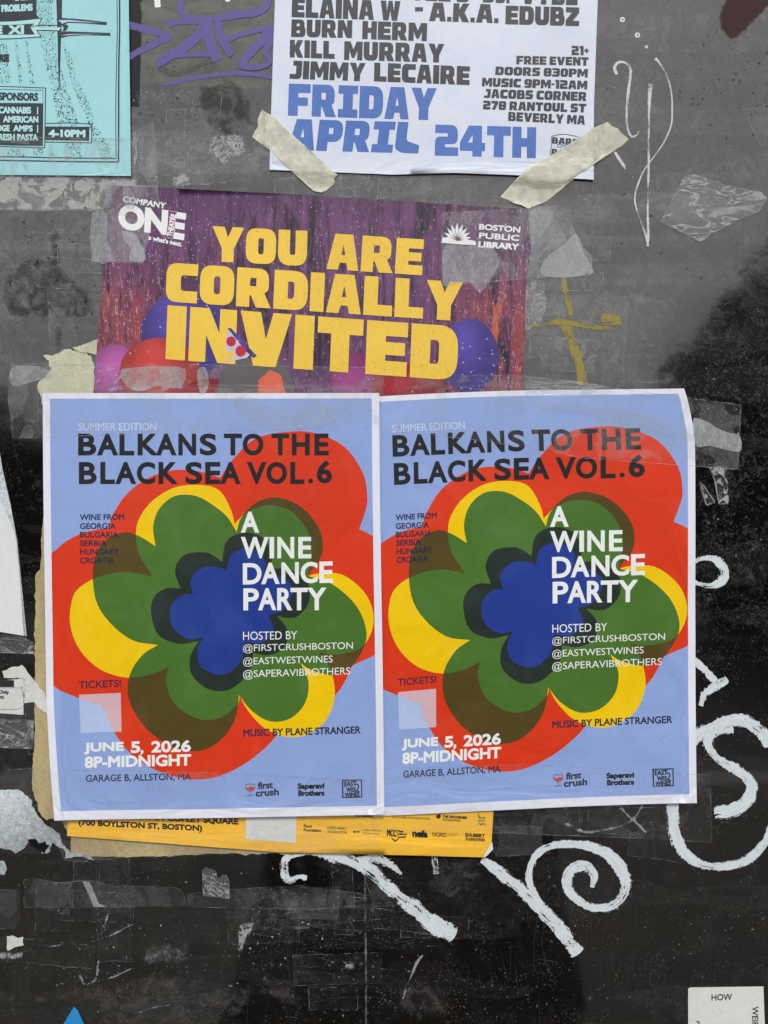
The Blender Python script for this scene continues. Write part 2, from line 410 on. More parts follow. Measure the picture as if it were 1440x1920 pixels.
def glass_pane():
    t = N('dirty_black_glass')
    X, Y = t.xy()
    base = (.0035, .0034, .0033, 1)
    # dried paste film, patchy and veined; reflected sky's grey painted into its upper half
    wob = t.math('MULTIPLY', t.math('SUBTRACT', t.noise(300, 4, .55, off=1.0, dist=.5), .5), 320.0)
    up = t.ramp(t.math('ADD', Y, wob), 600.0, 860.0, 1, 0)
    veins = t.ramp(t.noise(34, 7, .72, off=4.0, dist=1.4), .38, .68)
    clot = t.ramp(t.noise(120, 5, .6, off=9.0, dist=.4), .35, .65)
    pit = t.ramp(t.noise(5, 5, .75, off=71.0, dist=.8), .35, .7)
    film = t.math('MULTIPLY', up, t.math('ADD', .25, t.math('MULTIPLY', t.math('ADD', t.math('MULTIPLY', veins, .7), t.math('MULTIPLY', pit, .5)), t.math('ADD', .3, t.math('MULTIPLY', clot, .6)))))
    # right-hand crust (mossy veins of dried glue)
    rx = t.ramp(X, 1180.0, 1330.0); ry = t.math('MULTIPLY', t.ramp(Y, 480.0, 640.0), t.ramp(Y, 1120.0, 1240.0, 1, 0))
    vv = t.noise(20, 9, .82, off=14.0, dist=.5)
    line = t.math('MAXIMUM', t.ramp(vv, .52, .72), t.ramp(t.math('ABSOLUTE', t.math('SUBTRACT', t.noise(38, 6, .7, off=15.0, dist=.6), .5)), 0.0, .012, .6, 0))
    crust = t.math('MULTIPLY', t.math('MULTIPLY', rx, ry), t.math('MULTIPLY', line, t.ramp(t.noise(50, 4, off=3.0), .3, .6)))
    film = t.math('MULTIPLY', film, t.math('SUBTRACT', 1.0, t.math('MULTIPLY', t.ramp(t.math('ADD', X, t.math('MULTIPLY', wob, .3)), 1150.0, 1330.0), t.ramp(Y, 430.0, 600.0, 0, .85))))  # film thinned in the shape of the tree's dark reflection
    band = t.ramp(t.noise(90, 3, .5, off=81.0, sx=.12, sy=1.6), .45, .62, .6, 1.15)
    film = t.math('MULTIPLY', film, band)
    c = t.mix(t.math('MULTIPLY', film, .85, None, True), base, (.155, .15, .147, 1))
    # smeared wipes of thin residue, worn into rectangles and arcs by scraped-off tape
    wipe = t.math('MULTIPLY', t.ramp(t.noise(150, 2, .4, off=91.0, sx=.5, sy=2.2), .52, .535), t.ramp(t.noise(9, 5, .7, off=95.0, sx=.3, sy=1), .35, .7, .2, 1))
    c = t.mix(t.math('MULTIPLY', wipe, .10), c, (.16, .155, .15, 1))
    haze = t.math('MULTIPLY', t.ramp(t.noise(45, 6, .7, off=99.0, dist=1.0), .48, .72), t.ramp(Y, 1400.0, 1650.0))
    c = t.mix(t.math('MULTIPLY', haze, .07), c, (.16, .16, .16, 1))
    c = t.mix(t.math('MULTIPLY', crust, .85), c, (.12, .12, .12, 1))
    # lower half: brown of the reflected street painted in, with bare spots
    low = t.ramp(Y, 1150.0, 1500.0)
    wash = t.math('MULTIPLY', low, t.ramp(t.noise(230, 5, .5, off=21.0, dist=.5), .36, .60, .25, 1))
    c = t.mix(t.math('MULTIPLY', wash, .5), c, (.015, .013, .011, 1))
    # fine pale grit, scratches and drips
    grit = t.math('MULTIPLY', t.ramp(t.noise(2.6, 3, .6, off=31.0), .60, .70), t.ramp(t.noise(70, 5, .65, off=6.0), .42, .66))
    scr = t.math('MULTIPLY', t.ramp(t.noise(5, 3, .6, off=41.0, sx=.05, sy=1.6, rot=.5), .70, .76), t.ramp(t.noise(90, 3, off=16.0), .45, .6))
    scr2 = t.math('MULTIPLY', t.ramp(t.noise(5, 3, .6, off=51.0, sx=1.8, sy=.04), .70, .76), t.ramp(t.noise(110, 3, off=26.0), .48, .62))
    fib = t.ramp(t.math('ABSOLUTE', t.math('SUBTRACT', t.noise(9, 2, .5, off=61.0, dist=2.5), .5)), 0, .012, 1, 0)
    fib = t.math('MULTIPLY', fib, t.ramp(t.noise(28, 4, .6, off=36.0), .62, .70))
    g = t.math('MAXIMUM', t.math('MAXIMUM', grit, t.math('MULTIPLY', scr, .4)), t.math('MAXIMUM', t.math('MULTIPLY', scr2, .4), t.math('MULTIPLY', fib, .6)))
    c = t.mix(t.math('MULTIPLY', g, .5), c, (.25, .25, .25, 1))
    r = t.math('ADD', t.ramp(t.noise(60, 5, .6, off=2.0), .3, .7, .03, .10), t.math('MULTIPLY', t.math('ADD', film, crust), .10))
    t.bsdf(c, r, t.bump(t.math('ADD', t.math('MULTIPLY', veins, film), g), .5, .25), .6, coat=.75, coatr=.03)
    return t.m

M = {}
def tinsel():
    t = N('tinsel_print')
    X, Y = t.xy()
    a = t.noise(20, 5, .7, off=1.0, sx=1.0, sy=.14, dist=.6)
    b = t.noise(6, 5, .8, off=2.0, sx=1.0, sy=.2, dist=1.6)
    big = t.noise(160, 3, .5, off=5.0)
    side = t.ramp(t.math('ABSOLUTE', t.math('SUBTRACT', X, 590.0)), 190.0, 340.0)
    lowr = t.math('MULTIPLY', side, t.ramp(Y, 450.0, 600.0))
    c = t.mix(t.ramp(a, .34, .62), rgb(36, 14, 36), rgb(112, 64, 110))
    c = t.mix(t.math('MULTIPLY', t.ramp(big, .45, .65), .5), c, rgb(88, 48, 94))
    c = t.mix(t.math('MULTIPLY', lowr, t.ramp(a, .35, .6)), c, rgb(142, 62, 66))
    c = t.mix(t.math('MULTIPLY', t.ramp(t.noise(22, 4, .6, off=8.0, sx=1, sy=.2), .6, .68), t.math('MULTIPLY', lowr, .8)), c, rgb(190, 96, 58))
    hl = t.ramp(b, .55, .66)
    c = t.mix(t.math('MULTIPLY', hl, t.math('ADD', .28, t.math('MULTIPLY', side, .5))), c, rgb(206, 178, 208))
    conf = t.math('MULTIPLY', t.ramp(t.vor(8, off=2.0), .17, .09), t.ramp(t.noise(60, 3, off=11.0), .38, .5))
    c = t.mix(t.math('MULTIPLY', conf, .8), c, rgb(214, 196, 205))
    topd = t.ramp(Y, 350.0, 420.0, .45, 0)
    c = t.mix(topd, c, rgb(58, 26, 58))
    t.bsdf(c, .32, t.bump(t.noise(90, 4, off=3.0, dist=1), 6, .35), .5); return t.m

M['glass'] = glass_pane()
M['white'] = paper('white_paper', rgb(226, 228, 240), .02)
M['white2'] = paper('plain_white_paper', rgb(222, 224, 226), .02)
M['blue'] = paper('blue_print', rgb(142, 166, 219), .045, fade=.10, fade_c=rgb(170, 192, 228))
M['red'] = paper('red_print', rgb(216, 56, 24), .05, .42, fade=.30, fade_c=rgb(222, 84, 56))
M['yel'] = paper('yellow_print', rgb(240, 198, 0), .035, .42, fade=.30, fade_c=rgb(244, 210, 60))
M['grn'] = paper('green_print', rgb(72, 112, 42), .05, .42, fade=.30, fade_c=rgb(96, 134, 74))
M['oliv'] = paper('olive_print', rgb(82, 68, 28), .05, .42, fade=.30, fade_c=rgb(110, 92, 58))
M['drk'] = paper('dark_green_print', rgb(34, 46, 40), .07, .42, fade=.30, fade_c=rgb(60, 74, 72))
M['navy'] = paper('royal_blue_print', rgb(34, 58, 142), .05, .42, fade=.30, fade_c=rgb(62, 88, 166))
M['blk'] = paper('black_ink', rgb(32, 33, 36), .1, .45)
M['nink'] = paper('navy_ink', rgb(34, 40, 66), .1, .5)
M['wink'] = paper('white_ink', rgb(232, 236, 234), .02)
M['pale'] = paper('pale_ink', rgb(192, 210, 236), .03)
M['pink'] = paper('pale_tint_print', rgb(214, 178, 186), .04)
M['ptint'] = paper('pale_blue_tint_print', rgb(178, 196, 232), .04)
M['cyan'] = paper('cyan_paper', rgb(160, 216, 220), .03)
M['cink'] = paper('charcoal_ink', rgb(46, 54, 62), .08)
M['cwht'] = paper('pale_cyan_ink', rgb(178, 224, 226), .03)
M['bwht'] = paper('flyer_paper', rgb(214, 219, 234), .035, fade=.35, fade_c=rgb(184, 204, 232))
M['bblu'] = paper('faded_blue_ink', rgb(74, 112, 186), .06, speck=.15, speck_c=rgb(140, 165, 210))
M['bblk'] = paper('faded_black_ink', rgb(56, 56, 62), .12, speck=.25, speck_c=rgb(140, 142, 152))
M['tin'] = tinsel()
M['gold'] = paper('gold_print', rgb(240, 200, 76), .035, .38, speck=.6, speck_c=rgb(108, 74, 40))
M['band'] = paper('orange_yellow_print', rgb(243, 188, 62), .035, .42, speck=.1, speck_c=rgb(150, 100, 40))
M['tan'] = paper('aged_tan_paper', rgb(176, 160, 118), .16, .7, speck=.7, speck_c=rgb(96, 84, 62), bump=1.0)
M['cream'] = paper('weathered_cream_paper', rgb(196, 196, 168), .14, .75, speck=.8, speck_c=rgb(112, 116, 104), bump=1.2)
M['torn'] = paper('torn_white_paper', rgb(206, 208, 205), .10, .75, speck=.5, speck_c=rgb(90, 92, 92), bump=1.2)
M['resid'] = paper('paper_residue', rgb(184, 192, 197), .34, .75, speck=1.2, speck_c=rgb(70, 72, 74), bump=1.4)
M['mask'] = paper('masking_tape', rgb(208, 206, 178), .06, .6, bump=.8)
M['stick'] = paper('sticker_paper', rgb(214, 216, 214), .06, speck=.3, speck_c=rgb(150, 150, 150))
M['sblue'] = paper('sky_blue_vinyl', rgb(42, 138, 200), .05)
for k, c in (('bal_blue', (70, 56, 140)), ('bal_red', (176, 54, 50)), ('bal_pink', (164, 84, 150)), ('bal_mag', (134, 46, 110)), ('bal_dred', (140, 28, 38)), ('hair', (96, 92, 92)), ('skin', (216, 104, 72)), ('hatw', (206, 196, 206)), ('hatr', (190, 32, 62))):
    M[k] = paper(k+'_print', rgb(*c), .08, .34, spec=.5, speck=.15, speck_c=rgb(210, 190, 200))
def balloon(name, c):
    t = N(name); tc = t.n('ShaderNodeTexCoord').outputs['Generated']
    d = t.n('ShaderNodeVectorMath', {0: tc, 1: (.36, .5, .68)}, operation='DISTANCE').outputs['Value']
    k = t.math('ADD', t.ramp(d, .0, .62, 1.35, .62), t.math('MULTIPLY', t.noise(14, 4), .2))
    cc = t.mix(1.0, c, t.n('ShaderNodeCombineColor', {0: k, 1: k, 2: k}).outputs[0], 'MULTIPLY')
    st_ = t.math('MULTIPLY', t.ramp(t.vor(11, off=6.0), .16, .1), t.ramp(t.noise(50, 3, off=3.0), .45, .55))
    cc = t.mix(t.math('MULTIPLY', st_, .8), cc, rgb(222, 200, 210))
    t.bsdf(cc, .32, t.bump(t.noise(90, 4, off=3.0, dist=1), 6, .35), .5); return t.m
for k, c in (('bal_blue', (72, 58, 142)), ('bal_red', (178, 56, 50)), ('bal_pink', (164, 84, 150)), ('bal_mag', (134, 46, 110)), ('bal_dred', (140, 28, 38))): M[k] = balloon(k+'_balloon_print', rgb(*c))
M['violet'] = brush('violet_marker', rgb(98, 86, 150), cover=.62, dirt=.15, edge=.14)
M['paint'] = brush('white_brush_paint', rgb(214, 222, 226), cover=.46, dirt=.38, edge=.22)
M['dry'] = brush('dry_white_paint', rgb(208, 216, 220), cover=.22, dirt=.45, edge=.3)
M['faint'] = brush('faint_white_paint', rgb(150, 156, 160), cover=.26, dirt=.5, edge=.5)
M['pen'] = brush('white_paint_pen', rgb(206, 212, 212), cover=.34, dirt=.5, edge=.2)
M['gyel'] = brush('old_yellow_paint', rgb(150, 136, 70), cover=.40, dirt=.3, edge=.3)
M['gghost'] = brush('grey_ghost_stroke', rgb(84, 84, 80), cover=.4, dirt=.3, edge=.5)
M['rimc'] = N('tape_rim'); M['rimc'].bsdf((.5, .52, .53, 1), .4, None, .3, M['rimc'].ramp(M['rimc'].noise(24, 4, .6), .38, .7, .03, .6)); M['rimc'] = M['rimc'].m
M['rimf'] = N('faint_rim'); M['rimf'].bsdf((.35, .35, .35, 1), .5, None, .3, M['rimf'].ramp(M['rimf'].noise(24, 4, .6), .38, .7, .02, .5)); M['rimf'] = M['rimf'].m
M['stip'] = speckle('stipple_print', rgb(46, 54, 62), 2.8, .55, .60, off=3.)

# ------------------------------------------------------------------ the place: window, street behind the viewer
def simple(name, c, rough=.8, var=.15, size=1.0):
    t = N(name); g = t.n('ShaderNodeNewGeometry').outputs['Position']
    f = t.n('ShaderNodeTexNoise', {'Vector': g, 'Scale': size, 'Detail': 6.0}).outputs[0]
    k = t.ramp(f, .3, .7, 1-var, 1+var)
    t.bsdf(t.mix(1.0, c, t.n('ShaderNodeCombineColor', {0: k, 1: k, 2: k}).outputs[0], 'MULTIPLY'), rough); return t.m
def box(name, x0, x1, y0, y1, z0, z1, m, parent=None):
    v = [(x, y, z) for x in (x0, x1) for y in (y0, y1) for z in (z0, z1)]
    f = [(0, 1, 3, 2), (4, 6, 7, 5), (0, 4, 5, 1), (2, 3, 7, 6), (0, 2, 6, 4), (1, 5, 7, 3)]
    return mk(name, v, f, m, parent, smooth=False)
def struct(o): o['kind'] = 'structure'; return o
m_pave = simple('pavement_concrete', (.10, .093, .082, 1), .9, .15, 3)
m_road = simple('asphalt', (.06, .058, .056, 1), .9, .2, 2)
m_stone = simple('granite_kerb', (.3, .3, .3, 1), .8)
m_frame = simple('black_metal_frame', (.02, .02, .02, 1), .4)
m_leaf = simple('dark_leaves', (.02, .034, .013, 1), .7, .4, 6)
m_bark = simple('bark', (.06, .05, .04, 1), .9, .3, 8)
m_cloth = simple('dark_cloth', (.012, .012, .013, 1), .9)
m_skin = simple('skin', (.35, .2, .14, 1), .6)
m_wall = simple('dark_brick', (.05, .038, .033, 1), .9, .25, 5)
m_win = simple('window_glass', (.01, .012, .014, 1), .15)
struct(box('ground', -300, 300, -300, 6, -.3, -.14, m_road))
struct(box('pavement', -40, 40, -3.6, .6, -.139, 0, m_pave))
struct(box('kerb', -40, 40, -3.78, -3.601, -.139, .002, m_stone))
struct(box('road', -60, 60, -13, -3.782, -.139, -.13, m_road))
struct(box('far_pavement', -60, 60, -17, -13.001, -.139, 0, m_pave))
shop = empty('shop_window', 'black shop window pane covered in flyers, tape and paint marks', 'window', (0, 0, 0))
mk('pane', [(-1.9, 0, .35), (1.9, 0, .35), (1.9, 0, 2.75), (-1.9, 0, 2.75), (-1.9, .012, .35), (1.9, .012, .35), (1.9, .012, 2.75), (-1.9, .012, 2.75)],
   [(0, 1, 2, 3), (7, 6, 5, 4), (1, 0, 4, 5), (3, 2, 6, 7), (2, 1, 5, 6), (0, 3, 7, 4)], M['glass'], shop, smooth=False)
for a in ((-2.0, -1.902, .25, 2.85), (1.902, 2.0, .25, 2.85)): box('frame', a[0], a[1], -.03, .05, a[2], a[3], m_frame, shop)
for a in ((.25, .348), (2.752, 2.85)): box('frame', -1.9, 1.9, -.03, .05, a[0], a[1], m_frame, shop)
wl = empty('shop_wall', 'dark brick wall around the black shop window', 'wall', (0, 0.2, 0))
for nm, a in (('left_pier', (-9, -2.003, 0, 4)), ('right_pier', (2.003, 9, 0, 4)), ('sill', (-2, 2, 0, .247)), ('lintel', (-2, 2, 2.853, 4))):
    box({'left_pier': 'pier', 'right_pier': 'pier'}.get(nm, nm), a[0], a[1], -.01, .4, a[2], a[3], m_wall, wl)
def house(x0, x1, y, h, label):
    e = empty('brick_house', label, 'house', ((x0+x1)/2, y, 0))
    box('wall', x0, x1, y-8, y, -.1, h, m_wall, e)
    k = 0
    for z in np.arange(1.2, h-1.6, 3):
        for x in np.arange(x0+1, x1-1.6, 2.4): box('window', x, x+1.1, y+.001, y+.04, z, z+1.5, m_win, e)
    return e
house(-24, -9, -19, 3.4, 'low dark brick house across the street, left end')
house(-8.5, 9.5, -20, 4.4, 'long dark brick house across the street, middle')
def tree(x, y, h, r, label, seed, n=2600, low=.35):
    R = np.random.default_rng(seed); e = empty('leafy_tree', label, 'tree', (x, y, 0))
    V, F = [], []
    def limb(a, b, ra, rb):
        a = Vector(a); b = Vector(b); d = (b-a).normalized(); s = d.orthogonal().normalized(); t = d.cross(s); n0 = len(V)
        for c, rr in ((a, ra), (b, rb)):
            for k in range(7): V.append(tuple(c+(s*math.cos(k*.8976)+t*math.sin(k*.8976))*rr))
        for k in range(7): F.append((n0+k, n0+(k+1) % 7, n0+7+(k+1) % 7, n0+7+k))
    limb((x, y, -.1), (x, y, h*.45), .2, .14)
    cl = []
    for k in range(26):
        a = R.uniform(0, 6.28); z = h*R.uniform(low+.1, .93); rr = r*R.uniform(.2, 1.0)*min(1, 1.25-.75*max(0, z/h-.3)/.65)
        p = (x+rr*math.cos(a), y+rr*math.sin(a), z); limb((x, y, h*.4), p, .09, .03); cl.append((p, r*R.uniform(.16, .4)))
    mk('trunk', V, F, m_bark, e)
    V, F = [], []
    for k in range(n):
        p, cr_ = cl[R.integers(len(cl))]; d = R.normal(size=3); d /= np.linalg.norm(d); c = np.array(p)+d*cr_*R.uniform(.2, 1.05)
        s = R.uniform(.10, .20); u = R.normal(size=3); u /= np.linalg.norm(u); w = np.cross(u, R.normal(size=3)); w /= np.linalg.norm(w)
        n0 = len(V); V += [tuple(c-u*s), tuple(c+w*s*.6), tuple(c+u*s), tuple(c-w*s*.6)]; F.append((n0, n0+1, n0+2, n0+3))
    mk('crown', V, F, m_leaf, e, smooth=False)
tree(5.7, -8.6, 5.2, 2.3, 'leafy street tree by the kerb to the right', 3, 15000, -.1)
tree(7.4, -8.4, 7.0, 2.6, 'tallest leafy street tree far to the right', 5, 15000, -.1)
tree(-6.0, -8.6, 3.3, 1.5, 'small leafy street tree to the left', 9, 7000, -.1)
# the person taking the picture, seen only as a dark reflection
def person():
    e = empty('person', 'person in a long dark coat holding a phone up at the window', 'person', (0.05, -1.0, 0))
    J = [((.05, -1.02, .95), (.17, .12)), ((.05, -1.03, 1.2), (.17, .11)), ((.05, -1.02, 1.42), (.15, .09)), ((.05, -1.0, 1.53), (.06, .06)), ((.05, -.97, 1.66), (.08, .1)), ((.05, -.97, 1.78), (.06, .08)),
         ((.25, -1.0, 1.42), (.06, .06)), ((.33, -.93, 1.2), (.05, .05)), ((.12, -.66, 1.4), (.035, .035)),
         ((-.15, -1.0, 1.42), (.06, .06)), ((-.23, -.93, 1.2), (.05, .05)), ((-.03, -.66, 1.4), (.035, .035)),
         ((.16, -1.02, .5), (.08, .08)), ((.17, -1.02, .1), (.05, .05)), ((.18, -.92, .04), (.045, .035)),
         ((-.06, -1.02, .5), (.08, .08)), ((-.07, -1.02, .1), (.05, .05)), ((-.08, -.92, .04), (.045, .035))]
    E_ = [(0, 1), (1, 2), (2, 3), (3, 4), (4, 5), (2, 6), (6, 7), (7, 8), (2, 9), (9, 10), (10, 11), (0, 12), (12, 13), (13, 14), (0, 15), (15, 16), (16, 17)]
    me = bpy.data.meshes.new('body'); me.from_pydata([j[0] for j in J], E_, []); me.materials.append(m_cloth)
    o = bpy.data.objects.new('body', me); col.objects.link(o); o.parent = e; o.matrix_parent_inverse = e.matrix_basis.inverted()
    sk = o.modifiers.new('skin', 'SKIN'); sl = me.skin_vertices[0].data
    for i, j in enumerate(J): sl[i].radius = j[1]
    sl[0].use_root = True
    o.modifiers.new('sub', 'SUBSURF').levels = 2; o.modifiers['sub'].render_levels = 2
    # long coat skirt
    V, F = [], []; n = 28
    for j, (z, rx, ry) in enumerate(((1.25, .2, .14), (1.0, .24, .17), (.8, .29, .2), (.6, .33, .23), (.45, .36, .25))):
        for k in range(n):
            a = 2*math.pi*k/n; w = 1+.06*j*math.sin(a*7+j)*.5
            V.append((.05+rx*w*math.cos(a), -1.02+ry*w*math.sin(a), z))
    for j in range(4):
        for k in range(n): F.append((j*n+k, j*n+(k+1) % n, (j+1)*n+(k+1) % n, (j+1)*n+k))
    mk('coat', V, F, m_cloth, e)
    box('phone', -.045, .12, -.655, -.645, 1.41, 1.49, m_frame, e)
person()

# ------------------------------------------------------------------ old sheets under the posters
def sheet(name, label, cat, loop, h, m, group=None, step=14, wave=.5, reg=True, lift=None):
    hf = (lambda x, y: h+wave*np.sin(np.asarray(x)/37+h)*np.sin(np.asarray(y)/53+2*h)+(lift(x, y) if lift else 0))
    o = patch(name, loop, hf, m, None, step); thing(o, label, cat, group)
    if reg: register(loop, hf)
    return o, hf
tan_loop = rag([(92, 960), (82, 968), (79, 1000), (76, 1068), (66, 1084), (65, 1170), (66, 1245), (65, 1400), (61, 1436), (64, 1492), (72, 1520), (88, 1538), (112, 1532), (134, 1574), (134, 1604), (250, 1606), (390, 1600), (624, 1601), (660, 1500), (640, 1000)], 1.6, 6, (17, 18, 19), 4)
tan, h_tan = sheet('old_paper', 'stained tan paper with torn edge showing left of and below the posters', 'paper', tan_loop, .8, M['tan'], wave=.6)
cream_loop = rag([(81, 667), (104, 664), (120, 655), (160, 660), (172, 672), (178, 706), (182, 760), (80, 760), (70, 724), (90, 700), (97, 690), (92, 676)], 2, 4, (6,), 9)
cream, _ = sheet('torn_paper', 'fuzzy cream torn paper scrap above the left flower poster corner', 'paper scrap', cream_loop, 1.0, M['cream'], wave=.8, step=8)
cream2, _ = sheet('torn_paper', 'small pale yellow torn triangle poking out left of the purple poster', 'paper scrap', rag([(137, 652), (160, 645), (190, 632), (190, 668), (168, 662), (150, 660)], 1, 4, (2, 3), 3), 1.3, M['cream'], step=8)

# ------------------------------------------------------------------ purple and yellow invitation poster
def lin(a, b, t): return (a[0]+(b[0]-a[0])*t, a[1]+(b[1]-a[1])*t)
IL = [(206, 348), (176, 736), (150, 1150), (127, 1565)]; IR = [(999, 394), (978, 730), (950, 1160), (921, 1600)]
inv_loop = [(206, 348), (600, 368), (999, 394), (978, 730), (950, 1160), (921, 1578), (908, 1606), (520, 1596), (127, 1566), (150, 1150), (176, 736)]
h_inv = lambda x, y: 2.2+.5*np.sin(np.asarray(x)/90)*np.sin(np.asarray(y)/120)+1.6*np.exp(-((np.asarray(y)-1590)/30.)**2)
inv = empty('event_poster', 'purple tinsel poster with gold letters YOU ARE CORDIALLY INVITED', 'poster', P(560, 960, 0))
vs, fs = fill([inv_loop], 14)
sheet_split = 1470
c = vs[fs].mean(1)
place('sheet', vs, fs, h_inv, [M['tin'], M['band']], inv, midx=(c[:, 1] > sheet_split).astype(int).tolist())
register(inv_loop, h_inv)
def on(hf, d): return lambda x, y: hf(x, y)+d
def ell(cx, cy, rx, ry, n=40): return [(cx+rx*math.cos(2*math.pi*k/n), cy+ry*math.sin(2*math.pi*k/n)) for k in range(n)]
def clipped(name, loops, m, d, parent, hf, clip):
    """ink shape kept inside the sheet outline"""
    vs, fs = cdt(loops+[clip], 14); c = vs[fs].mean(1)
    k = (winding(c[:, 0], c[:, 1], loops) != 0) & (winding(c[:, 0], c[:, 1], [clip]) != 0)
    vs, fs = used(vs, fs[k]); return place(name, vs, fs, on(hf, d), m, parent)
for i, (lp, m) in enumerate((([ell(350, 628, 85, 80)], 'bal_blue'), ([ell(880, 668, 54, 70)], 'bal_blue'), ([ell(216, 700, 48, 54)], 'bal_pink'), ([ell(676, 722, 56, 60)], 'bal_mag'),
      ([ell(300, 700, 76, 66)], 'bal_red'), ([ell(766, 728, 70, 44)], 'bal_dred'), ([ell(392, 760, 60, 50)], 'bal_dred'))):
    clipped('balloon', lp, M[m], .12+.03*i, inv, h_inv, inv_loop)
hair = rag([(408, 740), (412, 700), (430, 682), (455, 674), (500, 672), (530, 684), (545, 700), (552, 740)], 2, 4, (), 3)
patch('hair_print', hair, on(h_inv, .36), M['hair'], inv, 12)
patch('face_print', rag([(484, 740), (490, 708), (506, 694), (528, 706), (538, 740)], 2, 4, (), 5), on(h_inv, .40), M['skin'], inv, 12)
v, f = text_mesh([
    ('YOU', ((399, 425), (577, 434), (397, 491))), ('ARE', ((616, 438), (795, 450), (612, 505))),
    ('CORDIALLY', ((314, 493), (868, 530), (311, 566))), ('INVITED', ((315, 573), (860, 613), (311, 674)))], block=True, step=12)
# the cone hat overlaps the N
gold_hf = on(h_inv, .5)
place('gold_lettering', v, f, gold_hf, M['gold'], inv)
patch('hat_print', [(427, 621), (433, 617), (474, 661), (463, 672), (441, 676), (424, 679), (424, 640)], on(h_inv, .62), M['hatw'], inv, 12)
for x, y, r, m in ((434, 641, 9, 'hatr'), (452, 659, 10, 'hatr'), (431, 667, 8, 'gold')): patch('hat_dot', ell(x, y, r, r*1.05, 18), on(h_inv, .7), M[m], inv)
patch('hat_trim', [(427, 616), (434, 616), (482, 668), (476, 672), (462, 660)], on(h_inv, .66), M['bal_blue'], inv)
# sponsor marks on the purple part
co = [('COMPANY', ((233, 369), (312, 382), (231, 379)), .55)]
v, f = text_mesh(co); place('company_lettering', v, f, on(h_inv, .5), M['wink'], inv)
v, f = text_mesh([('ON', ((227, 386), (313, 398), (225, 427)), 3.4), ('E', ((322, 400), (347, 404), (318, 444)), 3.2)]); place('one_lettering', v, f, on(h_inv, .5), M['wink'], inv)
def turned(s, quad, w): 
    return (s, quad, w)
v, f = text_mesh([('THEATRE', ((314, 443), (322, 402), (323, 445)), .6)]); 
patch('name_bar', [(312, 445), (319, 397), (332, 399), (325, 448)], on(h_inv, .56), M['bal_mag'], inv); place('theatre_lettering', v, f, on(h_inv, .64), M['wink'], inv)
v, f = text_mesh([("» what's next.", ((280, 442), (342, 455), (279, 450)), .55)]); place('tagline_lettering', v, f, on(h_inv, .5), M['wink'], inv)
v, f = text_mesh([('BOSTON', ((899, 421), (975, 427), (898, 431)), .6), ('PUBLIC', ((899, 437.5), (973, 442.5), (898, 447.5)), .6), ('LIBRARY', ((898, 454), (972, 459), (897, 464)), .9)])
place('library_lettering', v, f, on(h_inv, .5), M['wink'], inv)
fan = []
for k in range(9):
    a = math.radians(-80+k*20); L = 33-6*abs(k-4)/4; s = math.sin(a); c_ = math.cos(a); bx, by = 857, 451
    fan.append([(bx+s*5, by-c_*5), (bx+s*L*.6-c_*3.6, by-c_*L*.6-s*3.6), (bx+s*L, by-c_*L), (bx+s*L*.6+c_*2.4, by-c_*L*.6+s*2.4)])
fan.append([(829, 446), (846, 449), (858, 453), (875, 450), (891, 453), (892, 461), (860, 459), (828, 456)])
patch('book_emblem', fan, on(h_inv, .5), M['wink'], inv)
# the yellow strip at its foot
v, f = text_mesh([('(700 BOYLSTON ST, BOSTON)', ((149, 1536), (379, 1547), (149, 1548.5)), .75), ('LIBRARY IN COPLEY SQUARE', ((222, 1522.5), (447, 1534), (222, 1535)), .75)])
place('address_lettering', v, f, on(h_inv, .2), M['blk'], inv)
patch('code_panel', [(462, 1500), (557, 1504), (555, 1579), (461, 1572)], on(h_inv, .15), M['stick'], inv)
v, f = text_mesh([('Ford', ((570, 1545), (584, 1545.6), (570, 1550)), .3), ('Foundation', ((570, 1552), (602, 1553.5), (570, 1557)), .3), ('LINDE FAMILY', ((614, 1548), (651, 1550), (614, 1553)), .1), ('FOUNDATION', ((615, 1555.5), (650, 1557.5), (615, 1560)), .1),
    ('LUBIN FAMILY', ((679, 1553), (717, 1555), (679, 1556.5)), .0), ('FOUNDATION', ((679, 1559), (711, 1560.5), (679, 1562)), .0), ('MCC', ((726, 1554), (743, 1555), (726, 1566)), .6), ('Mass', ((745, 1555), (756, 1555.6), (745, 1558.5)), .3), ('Cultural', ((745, 1560), (762, 1561), (745, 1563.5)), .3), ('Council', ((745, 1565), (760, 1566), (745, 1568.5)), .3),
    ('nefa', ((774, 1555), (801, 1557), (774, 1566)), 1.0), ('NORD', ((811, 1559), (837, 1560.5), (811, 1566.5)), .15), ('SHUBERT', ((872, 1561), (908, 1563), (872, 1567)), .4), ('FOUNDATION', ((873, 1569), (908, 1571), (873, 1574)), .3),
    ('THE DEVONSHIRE', ((830, 1527.5), (875, 1530), (830, 1532)), .35), ('FOUNDATION', ((830, 1533.5), (863, 1535.5), (830, 1538)), .1), ('find', ((897, 1529), (909, 1530), (897, 1534)), .1), ('your', ((896, 1536), (909, 1537), (896, 1540)), .1), ('light', ((897, 1541), (911, 1542), (897, 1546)), .1),
    ('CULTURE FOUNDATION', ((735, 1529.5), (806, 1532.5), (735, 1532.6)), .1), ('Foundation', ((664, 1525), (700, 1526.5), (664, 1530)), .3)])
place('sponsor_lettering', v, f, on(h_inv, .2), M['blk'], inv)
patch('sponsor_rule', [(663, 1556), (668, 1558), (674, 1556), (674, 1560), (668, 1559), (663, 1560.5)], on(h_inv, .2), M['blk'], inv)
